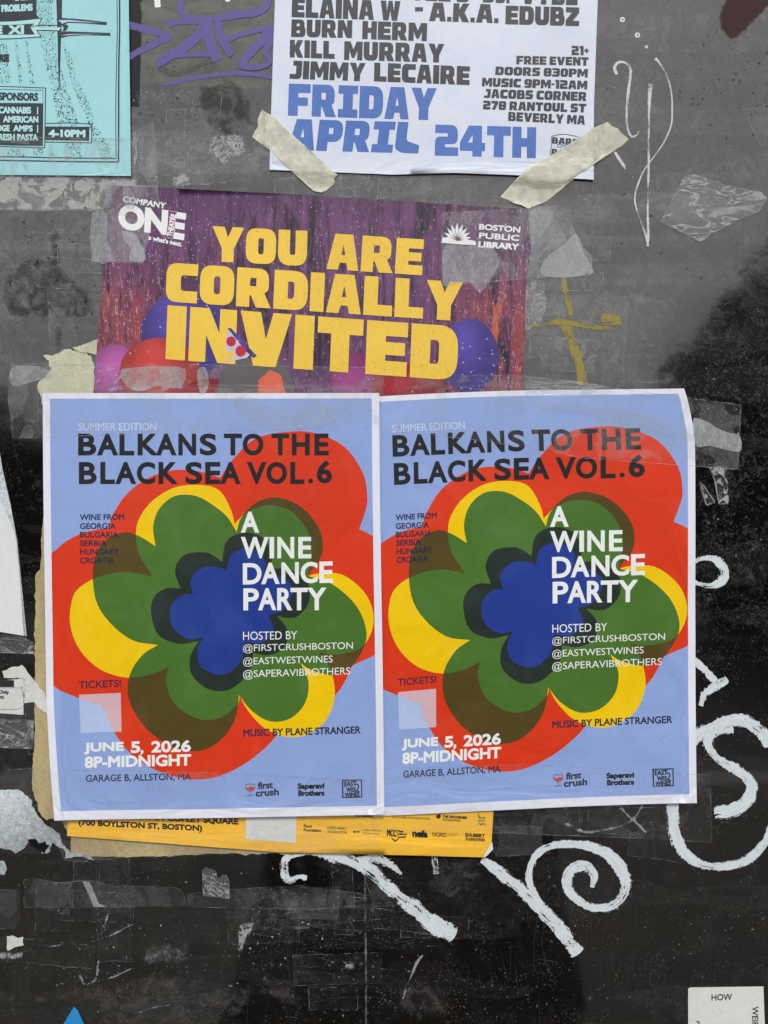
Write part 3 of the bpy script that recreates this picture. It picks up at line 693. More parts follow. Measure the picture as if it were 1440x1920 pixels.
patch('sponsor_mark', [[(733, 1568), (741, 1574), (750, 1568), (748, 1571), (741, 1577), (735, 1572)], [(819, 1532), (826, 1522), (828, 1523), (822, 1533)], ell(822, 1530, 4.5, 4, 14), [(893, 1521), (896, 1528), (899, 1520), (897, 1531)], [(839, 1562), (858, 1563), (858, 1563.6), (839, 1562.6)], [(839, 1565), (852, 1565.6), (852, 1566.2), (839, 1565.6)], [(774, 1567.3), (801, 1568.3), (801, 1569), (774, 1568)]], on(h_inv, .2), M['blk'], inv)
patch('folded_corner', [(922, 1576), (924, 1590), (912, 1603), (905, 1606), (912, 1593)], on(h_inv, 1.2), M['white2'], inv)

# ------------------------------------------------------------------ the two flower posters
def edge(pts):
    a = np.array(cr(pts, 8)); d = np.r_[0, np.cumsum(np.linalg.norm(np.diff(a, axis=0), axis=1))]; d /= d[-1]
    return lambda t: np.stack([np.interp(t, d, a[:, 0]), np.interp(t, d, a[:, 1])], -1)
class Coons:
    def __init__(s, top, bottom, left, right): s.e = [edge(k) for k in (top, bottom, left, right)]
    def __call__(s, u, v):
        T, B, L, R = [e(u if i < 2 else v) for i, e in enumerate(s.e)]; u = u[:, None]; v = v[:, None]
        c = [s.e[0](np.array([0., 1.])), s.e[1](np.array([0., 1.]))]
        return (1-v)*T+v*B+(1-u)*L+u*R-((1-u)*(1-v)*c[0][0]+u*(1-v)*c[0][1]+(1-u)*v*c[1][0]+u*v*c[1][1])
    def inv(s, p):
        p = np.asarray(p, float); o = s(np.array([0., 1., 0.]), np.array([0., 0., 1.]))
        u = (p[:, 0]-o[0, 0])/(o[1, 0]-o[0, 0]); v = (p[:, 1]-o[0, 1])/(o[2, 1]-o[0, 1]); e = 1e-4
        for k in range(12):
            uc, vc = np.clip(u, 0, .9998), np.clip(v, 0, .9998)
            f = s(uc, vc); fu = (s(uc+e, vc)-f)/e; fv = (s(uc, vc+e)-f)/e; f = f+fu*(u-uc)[:, None]+fv*(v-vc)[:, None]
            d = p-f; det = fu[:, 0]*fv[:, 1]-fu[:, 1]*fv[:, 0]
            u = u+(d[:, 0]*fv[:, 1]-d[:, 1]*fv[:, 0])/det; v = v+(fu[:, 0]*d[:, 1]-fu[:, 1]*d[:, 0])/det
        return u, v
LEFTP = Coons([(83, 738), (400, 738), (711, 738)], [(106.5, 1534.5), (420, 1530), (720.6, 1524)],
              [(83, 738), (84, 900), (87, 1120), (90, 1280), (92.5, 1340), (99, 1450), (106.5, 1534.5)], [(711, 738), (712, 880), (714, 1040), (718, 1280), (720.6, 1524)])
RIGHTP = Coons([(670, 746), (800, 739), (960, 733), (1130, 731), (1281, 729)], [(700, 1529), (860, 1521), (1000, 1514), (1140, 1508), (1303.6, 1503)],
               [(670, 746), (677, 970), (684, 1150), (693, 1400), (700, 1529)], [(1281, 729), (1288, 752), (1295, 787), (1300, 814), (1301.5, 880), (1302, 1010), (1302, 1206), (1303.6, 1503)])
def to_right(p):
    u, v = LEFTP.inv(p); uc, vc = np.clip(u, 0, 1), np.clip(v, 0, 1)
    uc = uc-.021*np.sin(np.pi*np.clip((uc-.05)/.92, 0, 1))      # the sheet bows, so its middle is drawn to the left
    return RIGHTP(uc, vc)
def lobes(ls, n=4):
    o = []
    for l in ls: o += [tuple(p) for p in cr(l, n)][:-1]
    return o
RED = lobes([
 [(50, 1062), (100, 1036), (126, 1015), (157, 999.5), (191, 991.5), (207, 991)],
 [(207, 991), (209, 977), (216, 961), (240, 926), (279, 897), (325, 882), (374, 884), (414, 896)],
 [(414, 896), (437, 863), (478, 824), (532, 811), (589, 812), (646, 838), (681, 888), (689, 932), (686, 956), (674, 992)],
 [(674, 992), (701, 1006), (745, 1040), (775, 1110), (745, 1190), (704.6, 1225), (684, 1236), (661, 1247)],
 [(661, 1247), (650, 1270), (638, 1291), (614, 1316), (570, 1340), (545, 1345)],
 [(545, 1345), (530, 1364), (501, 1398), (454, 1434), (400, 1456.5), (345, 1457), (284, 1437), (240, 1404), (209, 1358), (199, 1330), (192, 1322)],
 [(192, 1322), (150, 1307), (118, 1294), (102, 1284), (50, 1262)]])
YEL = lobes([
 [(289, 1081), (264, 1041), (257, 1002), (264, 970), (289, 938), (330, 914), (379, 909.5), (414, 921), (435, 958), (441, 982)],
 [(441, 982), (464, 961), (501, 948), (542, 956), (575, 991), (585, 1034), (576, 1081)],
 [(576, 1081), (596, 1075), (641, 1076.5), (681, 1107), (699, 1144), (697.5, 1181), (676, 1214), (631, 1226), (598, 1222)],
 [(598, 1222), (612, 1238), (623, 1262), (628, 1306), (610, 1351), (572, 1377), (532, 1378.5), (494, 1361), (464, 1328), (451, 1303)],
 [(451, 1303), (445, 1321), (414, 1344), (374, 1346), (330, 1319), (313, 1276), (319, 1249)],
 [(319, 1249), (284, 1263), (240, 1269), (191, 1254), (152, 1217), (134, 1169), (139, 1120), (157, 1097), (191, 1080), (240, 1072), (289, 1081)]])
GRN = lobes([
 [(293.6, 1024), (289, 987), (301, 953), (330, 930), (369, 930), (405, 950), (428, 970), (445, 997)],
 [(445, 997), (454, 970), (482, 942), (523, 933), (570, 954), (602, 998), (603, 1043), (577, 1079)],
 [(577, 1079), (624, 1095), (669, 1136), (687.6, 1186), (676, 1226), (650, 1257), (620, 1264.5), (582, 1254), (564, 1241.6)],
 [(564, 1241.6), (579, 1276), (573, 1316), (546, 1345), (508, 1351), (473, 1331), (449.6, 1302)],
 [(449.6, 1302), (442, 1347), (414, 1387), (374, 1406), (325, 1398), (277, 1365), (245, 1314), (245, 1266), (269, 1227), (298.5, 1208)],
 [(298.5, 1208), (250, 1199), (206, 1164), (181, 1120), (178, 1055), (199, 1014), (235, 997.6), (265, 1006), (293.6, 1024)]])
DRK = lobes([
 [(340, 1103), (330, 1068), (347, 1040), (384, 1035), (403, 1042), (417.7, 1053)],
 [(417.7, 1053), (426, 1015), (457, 998.6), (494, 1008), (510, 1039), (508, 1066)],
 [(508, 1066), (544, 1067), (577, 1091), (580, 1128), (561, 1153), (542, 1158), (520, 1154)],
 [(520, 1154), (539, 1179), (534.6, 1212), (506, 1227), (475.6, 1223)],
 [(475.6, 1223), (468, 1259), (433, 1291), (393, 1291), (361, 1263), (359, 1229), (374, 1201)],
 [(374, 1201), (337, 1206), (298, 1188), (285, 1144), (293, 1116), (315, 1102), (340, 1103)]])
NAVY = lobes([
 [(364, 1115), (359, 1087), (381, 1064), (415, 1064), (425.5, 1072)],
 [(425.5, 1072), (435, 1039), (468, 1028), (497, 1048), (497, 1081)],
 [(497, 1081), (530, 1082), (550, 1107), (532, 1143), (504, 1152.6)],
 [(504, 1152.6), (514, 1181), (492, 1204), (461, 1202.6)],
 [(461, 1202.6), (452, 1240), (419, 1264), (379, 1249), (372, 1217), (382, 1194)],
 [(382, 1194), (354, 1196.6), (325, 1173.5), (323, 1137), (344, 1115), (364, 1115)]])
ul = np.linspace(0, 1, 41)[:-1]
def rim(a, b, c, d):
    """rectangle in sheet coordinates u a..b, v c..d, as a loop"""
    u = np.r_[a+(b-a)*ul, b+0*ul, b-(b-a)*ul, a+0*ul]; v = np.r_[c+0*ul, c+(d-c)*ul, d+0*ul, d-(d-c)*ul]
    return LEFTP(u, v).tolist()
OUTER = rim(0, 1, 0, 1); INNER = rim(.0215, .978, .013, .979)
def print_mesh():
    vs, fs = cdt([OUTER, INNER, RED, YEL, GRN, DRK, NAVY], 13)
    c = vs[fs].mean(1); I = lambda l: winding(c[:, 0], c[:, 1], [l]) != 0
    o, i, r, y, g, d, n = [I(l) for l in (OUTER, INNER, RED, YEL, GRN, DRK, NAVY)]
    cls = np.where(i, 1, 0); cls[i & r] = 2; cls[i & y] = 3; cls[i & g & ~y] = 4; cls[i & g & y] = 5; cls[i & d] = 6; cls[i & n] = 7
    # blue shows through where the sheet is bare of red: olive and green only over red or yellow
    cls[~o] = -1
    return vs, fs, cls
PV, PF, PC = print_mesh()
TXT = dict(
 title=per('BALKANSTOTHE', [(151, 181), (187, 221), (228, 252), (262, 295), (297, 330), (338, 367.5), (378, 405.5), (423, 453), (458, 493), (512, 541), (550, 579.5), (592, 615)], 815.5, 852.5, 1.9)
  +per('BLACKSEAVOL', [(152.5, 182), (192.5, 216), (221, 255), (260.5, 291), (301, 332), (351, 379), (388, 413), (417, 450), (466.5, 498), (502.5, 537), (547, 569.5)], 868.5, 906, 1.9)+[('.', ((580, 899), (586, 899), (580, 905)), 1.6), ('6', ((596.5, 866), (621, 866), (596.5, 904.5)), 1.9)],
 small=[('WINE FROM', q(153, 235, 964.5, 975, 964), .4), ('GEORGIA', q(153, 219, 981, 991.5), .4), ('BULGARIA', q(153, 224, 997, 1007.5), .4), ('SERBIA', q(153, 202, 1013, 1023.5), .4), ('HUNGARY', q(153, 225, 1029, 1039.5), .4), ('CROATIA', q(153, 216, 1045, 1055.5), .4)],
 party=[('A', ((455, 961), (485, 961), (455, 997)), 1.6)]+per('WINE', [(455, 503), (508, 513.5), (522.5, 551), (561.5, 583)], 1008, 1045, 1.5)
  +per('DANCE', [(458, 490), (493, 523), (530, 559.5), (566, 594.5), (601, 623)], lambda x: 1057-(x-458)*.02, lambda x: 1094-(x-458)*.02, 1.5)+per('PARTY', [(459, 485), (487, 517), (522, 546.5), (547, 576), (579, 610)], lambda x: 1104-(x-458)*.01, 1142, 1.5),
 host=[('HOSTED BY', q(457, 558, 1183.5, 1199, 1182), .0), ('@FIRSTCRUSHBOSTON', ((457, 1207), (662, 1202), (457, 1224)), .0), ('@EASTWESTWINES', ((457, 1231.5), (624, 1227), (457, 1249)), .0), ('@SAPERAVIBROTHERS', ((457, 1255), (657, 1249), (457, 1273)), .0)],
 tick=[('TICKETS!', ((151, 1276), (229, 1273), (151, 1289)), .3)],
 date=[('JUNE', ((161.5, 1392), (233, 1390), (161.5, 1411.5)), 1.2), ('5', ((248.5, 1389.5), (264, 1389), (248.5, 1409)), 1.2), (',', ((267, 1405), (270.5, 1405), (266, 1412)), 1.0), ('2026', ((287, 1388.5), (358.5, 1386.5), (287, 1408)), 1.2), ('8P-MIDNIGHT', ((162.5, 1417.5), (359, 1412.5), (162.5, 1437)), 1.2)],
 venue=[('GARAGE B, ALLSTON, MA', ((164, 1451), (359.5, 1447), (164, 1465.5)), .3)],
 music=[('MUSIC BY PLANE STRANGER', ((458, 1366), (676, 1360), (458, 1379)), .45)],
 summer=[('SUMMER EDITION', q(150, 295, 794, 808), .15)],
 sap=[('Saperavi', ((559.5, 1467), (608, 1466), (559.5, 1479.5)), .8), ('Brothers', ((560.5, 1480), (608, 1479.5), (560.5, 1489.5)), .8)],
 crush=[('first', ((485, 1465), (512, 1463), (485, 1477)), .7), ('crush', ((481, 1479), (523, 1476), (481, 1491)), .7)],
 ewes=[('EAST', ((646, 1463), (668, 1462), (646, 1472)), .5), ('WES', ((650, 1474), (667, 1474), (650, 1482)), .5), ('2', ((667, 1466), (674, 1468), (667, 1481)), .3), ('WINES', ((647, 1484), (674, 1483), (647, 1491.5)), .5)])
def tube(pts, w):
    """closed ribbon outline of constant width"""
    a = np.array(cr(pts, 5)) if len(pts) > 2 else np.array(pts, float); d = np.gradient(a, axis=0); d /= np.linalg.norm(d, axis=1)[:, None]+1e-9
    nn = np.stack([-d[:, 1], d[:, 0]], 1)*w/2; return (a+nn).tolist()+(a-nn)[::-1].tolist()
def flower_poster(label, tf, hf):
    e = empty('event_poster', label, 'poster', (0, 0, EYE), 'flower posters')
    def part(name, ks, ms):
        m = np.isin(PC, ks); vs, fs = used(PV, PF[m]); ix = [ks.index(k) for k in PC[m]]
        return place(name, vs, fs, hf, [M[k] for k in ms], e, midx=ix, tf=tf)
    part('sheet', [0], ['white']); part('blue_ground', [1], ['blue'])
    fl = part('flower_print', [2, 3, 4, 5, 6, 7], ['red', 'yel', 'oliv', 'grn', 'drk', 'navy'])
    def T(name, key, m): return lettering(name, TXT[key], on(hf, .16), M[m], e, tf=tf)
    T('title_lettering', 'title', 'blk'); T('country_lettering', 'small', 'nink'); T('party_lettering', 'party', 'wink'); T('host_lettering', 'host', 'wink')
    T('ticket_lettering', 'tick', 'nink'); T('date_lettering', 'date', 'wink'); T('venue_lettering', 'venue', 'nink'); T('music_lettering', 'music', 'nink'); T('edition_lettering', 'summer', 'pale')
    T('brothers_lettering', 'sap', 'blk'); T('crush_lettering', 'crush', 'nink'); T('wines_lettering', 'ewes', 'blk')
    fr = [[(641.5, 1459.5), (679, 1459), (679.5, 1493), (642, 1493.5)], [(644, 1461.5), (644.4, 1491.5), (677.5, 1491), (677, 1461)]]
    patch('wines_frame', fr, on(hf, .16), M['blk'], e, tf=tf, evenodd=True)
    gl = [tube([(462, 1468), (462, 1476), (470, 1482), (478, 1476), (478, 1468)], .9), tube([(461.5, 1468), (478.5, 1468)], .9), tube([(470, 1482), (470, 1489)], .9), tube([(463, 1489.5), (477, 1489)], 1.0)]
    patch('glass_emblem', gl, on(hf, .20), M['nink'], e, tf=tf)
    patch('wine_print', [(462.5, 1473), (467, 1475), (471, 1472), (477.7, 1473.5), (477, 1477), (470, 1481), (463.5, 1477)], on(hf, .17), M['red'], e, tf=tf)
    # blank tinted square; red ground shows pink through it, blue ground pale blue
    vs, fs = cdt([[(151, 1301), (229, 1297.5), (230, 1370), (154, 1373)], RED], 12); c = vs[fs].mean(1)
    k = winding(c[:, 0], c[:, 1], [[(151, 1301), (229, 1297.5), (230, 1370), (154, 1373)]]) != 0
    rr = winding(c[:, 0], c[:, 1], [RED])[k] != 0; vs, fs = used(vs, fs[k])
    place('blank_square', vs, fs, on(hf, .18), [M['ptint'], M['pink']], e, midx=rr.astype(int).tolist(), tf=tf)
    return e
def ripple(seed, amp=.16):
    R = random.Random(seed); W_ = [(R.uniform(0, 6.28), R.uniform(130, 320), R.uniform(0, 6.28), R.uniform(.4, 1)) for _ in range(9)]
    return lambda x, y: amp*sum(k*np.sin((np.asarray(x)*math.cos(a)+np.asarray(y)*math.sin(a))*6.283/l+p+.6*np.sin((np.asarray(y)*math.cos(a)-np.asarray(x)*math.sin(a))/l)) for a, l, p, k in W_)
rip1, rip2 = ripple(4), ripple(11)
hR = lambda x, y: 3.6+rip1(x, y)+.5*np.sin(np.asarray(x)/95+1)*np.cos(np.asarray(y)/140)+2.2*np.exp(-((np.asarray(x)-1302)/22.)**2)*(.35+.65*np.clip((np.asarray(y)-1250)/200., 0, 1))+1.4*np.exp(-((np.asarray(y)-1505)/26.)**2)+.8*np.exp(-(((np.asarray(x)-1235)+(np.asarray(y)-1400)*.8)/9.)**2)*np.exp(-(((np.asarray(y)-1395))/26.)**2)
hL = lambda x, y: 6.4+rip2(x, y)+.5*np.sin(np.asarray(x)/110+2)*np.cos(np.asarray(y)/150+1)+2.4*np.exp(-((np.asarray(x)-98)/26.)**2)*np.clip((np.asarray(y)-1180)/180., 0, 1)+1.6*np.exp(-((np.asarray(y)-1532)/24.)**2)+1.0*np.exp(-((np.asarray(x)-718)/20.)**2)
rp = flower_poster('right flower poster BALKANS TO THE BLACK SEA, its top right corner bent in', to_right, hR)
RO = to_right(np.array(OUTER)).tolist(); register(RO, hR)
lp = flower_poster('left flower poster BALKANS TO THE BLACK SEA, overlapping its twin', None, hL)
register(OUTER, hL)

# ------------------------------------------------------------------ white flyer with blue APRIL 24TH
bf = empty('event_flyer', 'white flyer with big blue FRIDAY APRIL 24TH, held by masking tape', 'flyer', P(810, 100, 0))
hB = lambda x, y: 2.4+.5*rip2(x, y)+.4*np.sin(np.asarray(x)/80)*np.cos(np.asarray(y)/90)+3.2*np.exp(-((np.asarray(y)-334)/22.)**2)*(.35+.65*np.clip((np.asarray(x)-880)/160., 0, 1)+.2*np.sin(np.asarray(x)/60.))
b_loop = [(527, -440), (1142, -470), (1128, -120), (1120, 0), (1113, 200), (1112, 339), (1040, 335), (960, 330), (850, 326), (740, 329), (650, 325), (506, 320), (509, 200), (516, 0)]
patch('sheet', b_loop, hB, M['bwht'], bf, 12); register(b_loop, hB)
B = lambda name, lines, m='bblk': lettering(name, lines, on(hB, .16), M[m], bf, block=True, step=14)
B('band_lettering', [('VYBE', ((978, -30), (1084, -27), (976, 9))), ("DJ.", ((905, -34), (955, -32), (905, 6))), ("TLE'S", ((770, -40), (880, -36), (770, 2))),
  ('ELAINA W', ((548, -3), (751, 4), (547, 34))), ('-', ((778, 15), (793, 15), (778, 23))), ('A.K.A.', ((806, 6), (936, 10), (804, 41))), ('EDUBZ', ((948, 12), (1086, 16), (947, 47))),
  ('BURN', ((547, 38), (661, 40), (546, 71))), ('HERM', ((680, 41), (801, 45), (679, 75))),
  ('KILL', ((544, 76), (628, 79), (543.5, 109))), ('MURRAY', ((646, 79), (833, 84), (645, 114))),
  ('JIMMY', ((545, 115), (686, 120), (543, 149))), ('LECAIRE', ((702, 119), (881, 126), (701, 154)))])
B('day_lettering', [('FRiDAY', ((542, 158), (819, 167), (540, 218))), ('APRil', ((546, 224), (791, 231), (539, 282))), ('24TH', ((816, 235), (1005, 240), (815, 293)))], 'bblu')
B('detail_lettering', [('21+', q(1071, 1103, 87.5, 105, 88)), ('FREE EVENT', ((968, 106), (1103, 109), (967.5, 122))), ('DOORS 830PM', ((929, 126), (1102, 131), (928, 142))), ('MUSIC 9PM-12AM', ((904, 147), (1101, 153), (903, 163.5))),
  ('JACOBS CORNER', ((908, 168), (1100, 174), (907, 185))), ('278 RANTOUL ST', ((906, 190), (1099, 196), (905, 206.5))), ('BEVERLY MA', ((953, 211), (1097, 218), (952, 228)))])
B('badge_lettering', [('BARS', ((1035, 258), (1084, 262), (1034, 270))), ('BARS', ((1034, 280), (1083, 283), (1033, 293)))])
lettering('badge_word', [('OVER', ((1044, 271), (1076, 273), (1044, 278)), .1)], on(hB, .16), M['bblk'], bf)
patch('badge_outline', [tube([(1033, 258), (1040, 255), (1058, 253), (1080, 257), (1088, 262), (1086, 272), (1088, 290), (1078, 296), (1058, 299), (1038, 295), (1031, 290), (1034, 272), (1033, 259)], 1.2)], on(hB, .16), M['bblk'], bf)

# ------------------------------------------------------------------ cyan flyer, left
cf = empty('event_flyer', 'pale cyan flyer with black woodcut print at the top left', 'flyer', P(0, 0, 0))
hC = lambda x, y: 2.8+.5*ripple(5)(x, y)+.4*np.sin(np.asarray(x)/70)*np.cos(np.asarray(y)/80)+1.6*np.exp(-((np.asarray(x)-244)/16.)**2)
c_loop = [(-380, -470), (236, -500), (243, 0), (245, 160), (247, 332), (120, 330), (0, 329), (-380, 322)]
patch('sheet', c_loop, hC, M['cyan'], cf, 12); register(c_loop, hC)
ink = lambda name, lps, m='cink', d=.14, eo=False: patch(name, lps, on(hC, d), M[m], cf, 16, evenodd=eo)
def line(pts, w): return tube(pts, w)
ink('border_rule', [line([(214, -460), (220.6, 0), (220, 100), (218, 210), (219, 298)], 1.6), line([(220, -466), (225.4, 0), (224, 120), (223.4, 304)], 3), line([(-360, 292), (0, 295), (100, 297), (219, 298.5)], 2.2), line([(-360, 299), (0, 302), (120, 304), (224.5, 305)], 2.6)])
for k, (bd) in enumerate((
    [(84, -20), (98, 10), (104, 60), (112, 120), (128, 170), (148, 230), (156, 300), (126, 300), (112, 240), (98, 170), (84, 110), (72, 60), (66, 0)],
    [(118, 78), (132, 100), (146, 150), (166, 190), (184, 240), (202, 270), (212, 300), (192, 300), (178, 262), (160, 218), (140, 170), (126, 120)],
    [(0, 80), (14, 82), (18, 110), (22, 158), (-20, 158), (-20, 90)], [(28, 76), (33, 80), (40, 120), (44, 160), (38, 160), (33, 118)], [(48, 76), (53, 80), (60, 120), (66, 158), (58, 160), (53, 118)],
    [(18, 280), (40, 280), (50, 296), (14, 296)], [(62, 278), (84, 278), (80, 296), (66, 296)], [(96, 270), (106, 300), (92, 300)])): ink('stipple', [bd], 'stip', .12)
ink('sword', [[(105, -60), (119, -60), (117.5, 36), (116, 75), (114, 130), (112, 185), (110.5, 130), (109, 60), (107, 0)],
  [(107, 38), (120, 36), (150, 38), (202, 43.5), (201, 49), (160, 46), (128, 45), (119, 51), (113, 47)], [(110, 58), (118, 61), (132, 61), (208, 63.5), (208, 69), (160, 68), (130, 70), (113, 74)],
  [(118, 50), (126, 48), (130, 52), (125, 60), (118, 60), (121, 55)], line([(95, -10), (96, 8), (103, -2)], 1.6)])
ink('sword_shine', [[(111, 40), (130, 39.5), (190, 45), (160, 44), (128, 43), (118, 47)], [(115, 69), (128, 66), (196, 65.5), (150, 67), (128, 68)]], 'ptint', .2)
ink('black_panel', [[(-200, -200), (70, -200), (70, 30), (76, 36), (40, 40), (0, 42), (-200, 44)]])
ink('ribbon_banner', [[(-200, 44), (0, 42), (40, 40), (80, 36), (74, 49), (68, 50), (62, 54), (110, 54), (116, 53), (112, 59), (70, 59), (78, 70), (70, 73), (0, 74), (-200, 76)]], 'cwht', .2)
ink('ribbon_outline', [line([(-100, 42.5), (0, 42), (42, 40), (80, 36)], 1.6), line([(80, 36), (74, 49)], 1.6), line([(68, 50), (90, 49.5), (112, 50)], 1.5), line([(70, 59), (90, 59), (112, 60)], 1.5), line([(70, 59), (79, 71)], 1.5), line([(79, 71), (50, 73), (0, 75), (-100, 75)], 1.6), line([(58, 54), (66, 50)], 1.5), line([(58, 54), (66, 67)], 1.5)], d=.26)
ink('ribbon_band', [[(-100, 48), (0, 49), (40, 48), (66, 46), (57, 54), (66, 67), (30, 67), (-100, 68)]], d=.24)
lettering('number_lettering', [('XI', ((19, 51), (45, 50.5), (19, 65)), 1.5), ('E', ((0, 52), (5, 52), (0, 65)), 1.3)], on(hC, .32), M['cwht'], cf)
lettering('problem_lettering', [('PROBLEMS', ((5, 12), (62, 10), (5, 23.5)), 1.0), ('SALTY', ((30, -9), (62, -11), (30, 3)), 1.0), ('Y', ((-8, 12), (1, 12), (-8, 23.5)), 1.0)], on(hC, .2), M['cwht'], cf)
lettering('venue_lettering', [('RE', ((0, 105), (17, 104.5), (0, 117)), 1.6)], on(hC, .2), M['cink'], cf)
ink('sponsor_box', [line([(-100, 163), (0, 163.6), (86, 166.5)], 1.6), line([(87, 166), (86, 220), (85, 279)], 1.8), line([(85, 278.7), (0, 276), (-100, 275)], 1.8), line([(-100, 168), (0, 169), (82, 171)], 1.0), line([(82, 171), (82, 196)], 1.0), [(-100, 194), (82.5, 195), (81.5, 275), (-100, 271)]])
ink('time_box', [line([(87, 233), (130, 232), (173.5, 234)], 1.6), line([(173.5, 233), (173, 269)], 1.8), line([(173, 269.3), (86, 267.6)], 1.8), [(86, 238.5), (169, 239), (168, 265.6), (86, 264)]])
lettering('time_lettering', [('4-10PM', ((93.5, 245.5), (160, 246), (93.5, 257)), 1.3)], on(hC, .2), M['cwht'], cf)
lettering('sponsor_title', [('SPONSORS', ((0, 175.5), (72, 176.5), (0, 189)), .9)], on(hC, .2), M['cink'], cf)
lettering('sponsor_lettering', [('CANNABIS', ((0, 202), (59, 202.5), (0, 213.5)), .7), ('|', ((71, 202), (72.5, 202), (71, 216)), .2), ('AMERICAN', ((8, 219.5), (72.5, 220), (8, 230.5)), .7), ('DGE', ((-3, 236.5), (19, 236.5), (-3, 247)), .7), ('AMPS', ((27, 236.5), (62, 237), (27, 247)), .7), ('|', ((71, 236), (72.5, 236), (71, 250)), .2), ('RESH PASTA', ((0, 253), (72, 253.5), (0, 264)), .7)], on(hC, .2), M['cwht'], cf)

# ------------------------------------------------------------------ small papers and stickers at the edges of the view
ws = empty('white_sheet', 'blank white sheet with folded edge hanging at the left edge of the view', 'paper', P(0, 1000, 0))
hW = lambda x, y: 2.5+3.5*np.clip((np.asarray(x)+10)/60., 0, 1)+.5*np.sin(np.asarray(y)/60.)
w_loop = [(-420, 900), (-100, 890), (-14, 905), (0, 934), (24, 982), (33, 1014), (40, 1090), (48, 1191), (0, 1184), (-200, 1172), (-420, 1165)]
patch('sheet', w_loop, hW, M['white2'], ws, 12); register(w_loop, hW)
patch('folded_edge', [(-20, 850), (0, 846), (6, 882), (20, 944), (33, 1014), (51, 1193), (46, 1191), (31, 1016), (24, 984), (0, 936), (-14, 905)], lambda x, y: 1.6+0*x, M['resid'], ws, 12)
tk = empty('ticket_stub', 'small white ticket stub with tiny words at the left edge', 'ticket', P(10, 1300, 0))
hT = flat(1.2)
t_loop = [(-160, 1270), (0, 1276), (45, 1272), (44.5, 1340), (0, 1337), (-160, 1330)]
patch('sheet', t_loop, hT, M['stick'], tk, 14); register(t_loop, hT)
patch('black_bar', [(-100, 1274), (27, 1275), (27, 1288), (-100, 1287)], flat(1.4), M['blk'], tk)
patch('ruled_line', [line([(-100, 1289), (39, 1289.5), (40, 1289.5), (39, 1328), (-60, 1325)], .8)], flat(1.35), M['hair'], tk)
lettering('ticket_lettering', [('Only', ((-1, 1293.5), (17, 1294.5), (-1, 1301.5)), .5), ('m', ((0, 1305), (7.5, 1305.3), (0, 1309.5)), .5)], flat(1.4), M['blk'], tk)
sheet('torn_paper', 'white torn paper tail between the ticket stub and the left flower poster', 'paper scrap', rag([(5, 1258), (24, 1250), (42, 1246), (62, 1272), (84, 1298), (90, 1318), (93, 1343), (72, 1326), (64, 1316), (46, 1318), (46, 1272), (8, 1270)], 1.2, 4, (), 21), 1.7, M['torn'], step=8)
st = empty('white_sticker', 'white sticker reading HOW at the bottom right corner', 'sticker', P(1360, 1900, 0))
s_loop = [(1290, 1853), (1294, 1851), (1431, 1849), (1434, 1930), (1430, 1990), (1290, 1990)]
patch('sheet', s_loop, flat(.7), M['stick'], st, 14); register(s_loop, flat(.7))
lettering('word_lettering', [('HOW', ((1334, 1864), (1372, 1863), (1334, 1875.5)), .3), ('WEIR', ((1421, 1887), (1421, 1925), (1410, 1887)), .3), ('2', ((1305, 1914), (1312, 1914), (1305, 1924)), .3)], flat(.8), M['blk'], st)
thing(patch('blue_scrap', [[(139, 1887), (146, 1893), (160, 1925), (166, 1960), (112, 1960), (118, 1922)]], flat(1.0), M['sblue'], None, 12), 'bright blue pointed vinyl scrap at the bottom edge', 'sticker')

# grey paste film and a black strip behind the violet tag
def film(name, label, loop, m, h=.25, step=None, cat='residue', group=None, amp=2):
    L_ = rag(loop, amp, 5, (), sum(map(ord, label)) % 97)
    o = patch(name, L_, flat(h), m, None, step or 7)
    a = np.array(L_, float)[:, :2]; b = np.roll(a, -1, 0); n = len(o.data.vertices); co = np.zeros(n*3); o.data.vertices.foreach_get('co', co); co = co.reshape(-1, 3)
    p = np.stack([co[:, 0]/PX+720, 960-(co[:, 2]-EYE)/PX], 1)[:, None]; d = b-a; t = np.clip(((p-a)*d).sum(2)/((d**2).sum(1)+1e-9), 0, 1)
    ds = np.linalg.norm(p-(a+d*t[..., None]), axis=2).min(1)
    at = o.data.attributes.new('rim_distance', 'FLOAT', 'POINT'); at.data.foreach_set('value', ds)
    return thing(o, label, cat, group)
def filmmat(name, c, a, size=40, lo=.35, hi=.7, rough=.35, soft=.5, off=0., st=(1, 1), mid=.3, fade=14):
    t = N(name); f = t.noise(size, 6, .65, off=off, dist=1.0, sx=st[0], sy=st[1]); g = t.noise(3, 3, .6, off=off+1)
    al = t.math('MULTIPLY', t.ramp(f, lo, hi, mid, 1), a); al = t.math('ADD', al, t.math('MULTIPLY', t.ramp(g, .5, .75), a*soft*.5), clamp=True)
    if fade:
        rd = t.n('ShaderNodeAttribute', attribute_name='rim_distance').outputs[2]
        al = t.math('MULTIPLY', al, t.ramp(t.math('ADD', rd, t.math('MULTIPLY', t.math('SUBTRACT', t.noise(16, 5, .7, off=off+5), .5), fade*2.2)), 0.0, float(fade)))
    t.bsdf(c, rough, None, .4, al); return t.m
M['paste'] = filmmat('grey_paste', (.20, .198, .178, 1), .66, 34, st=(.5, 1), off=2, fade=4)
M['paste2'] = filmmat('thin_grey_paste', (.17, .17, .165, 1), .5, 60, off=5)
M['glue'] = filmmat('dried_glue', (.26, .26, .26, 1), .5, 22, .42, .68, off=7, soft=1.3, mid=.1)
M['glue2'] = filmmat('faint_glue', (.22, .21, .20, 1), .22, 30, .42, .7, off=11, soft=2.2, mid=.05)
M['chip'] = filmmat('chipped_paste', (.42, .43, .43, 1), .8, 8, .42, .56, off=13, soft=.3, mid=0, fade=5)
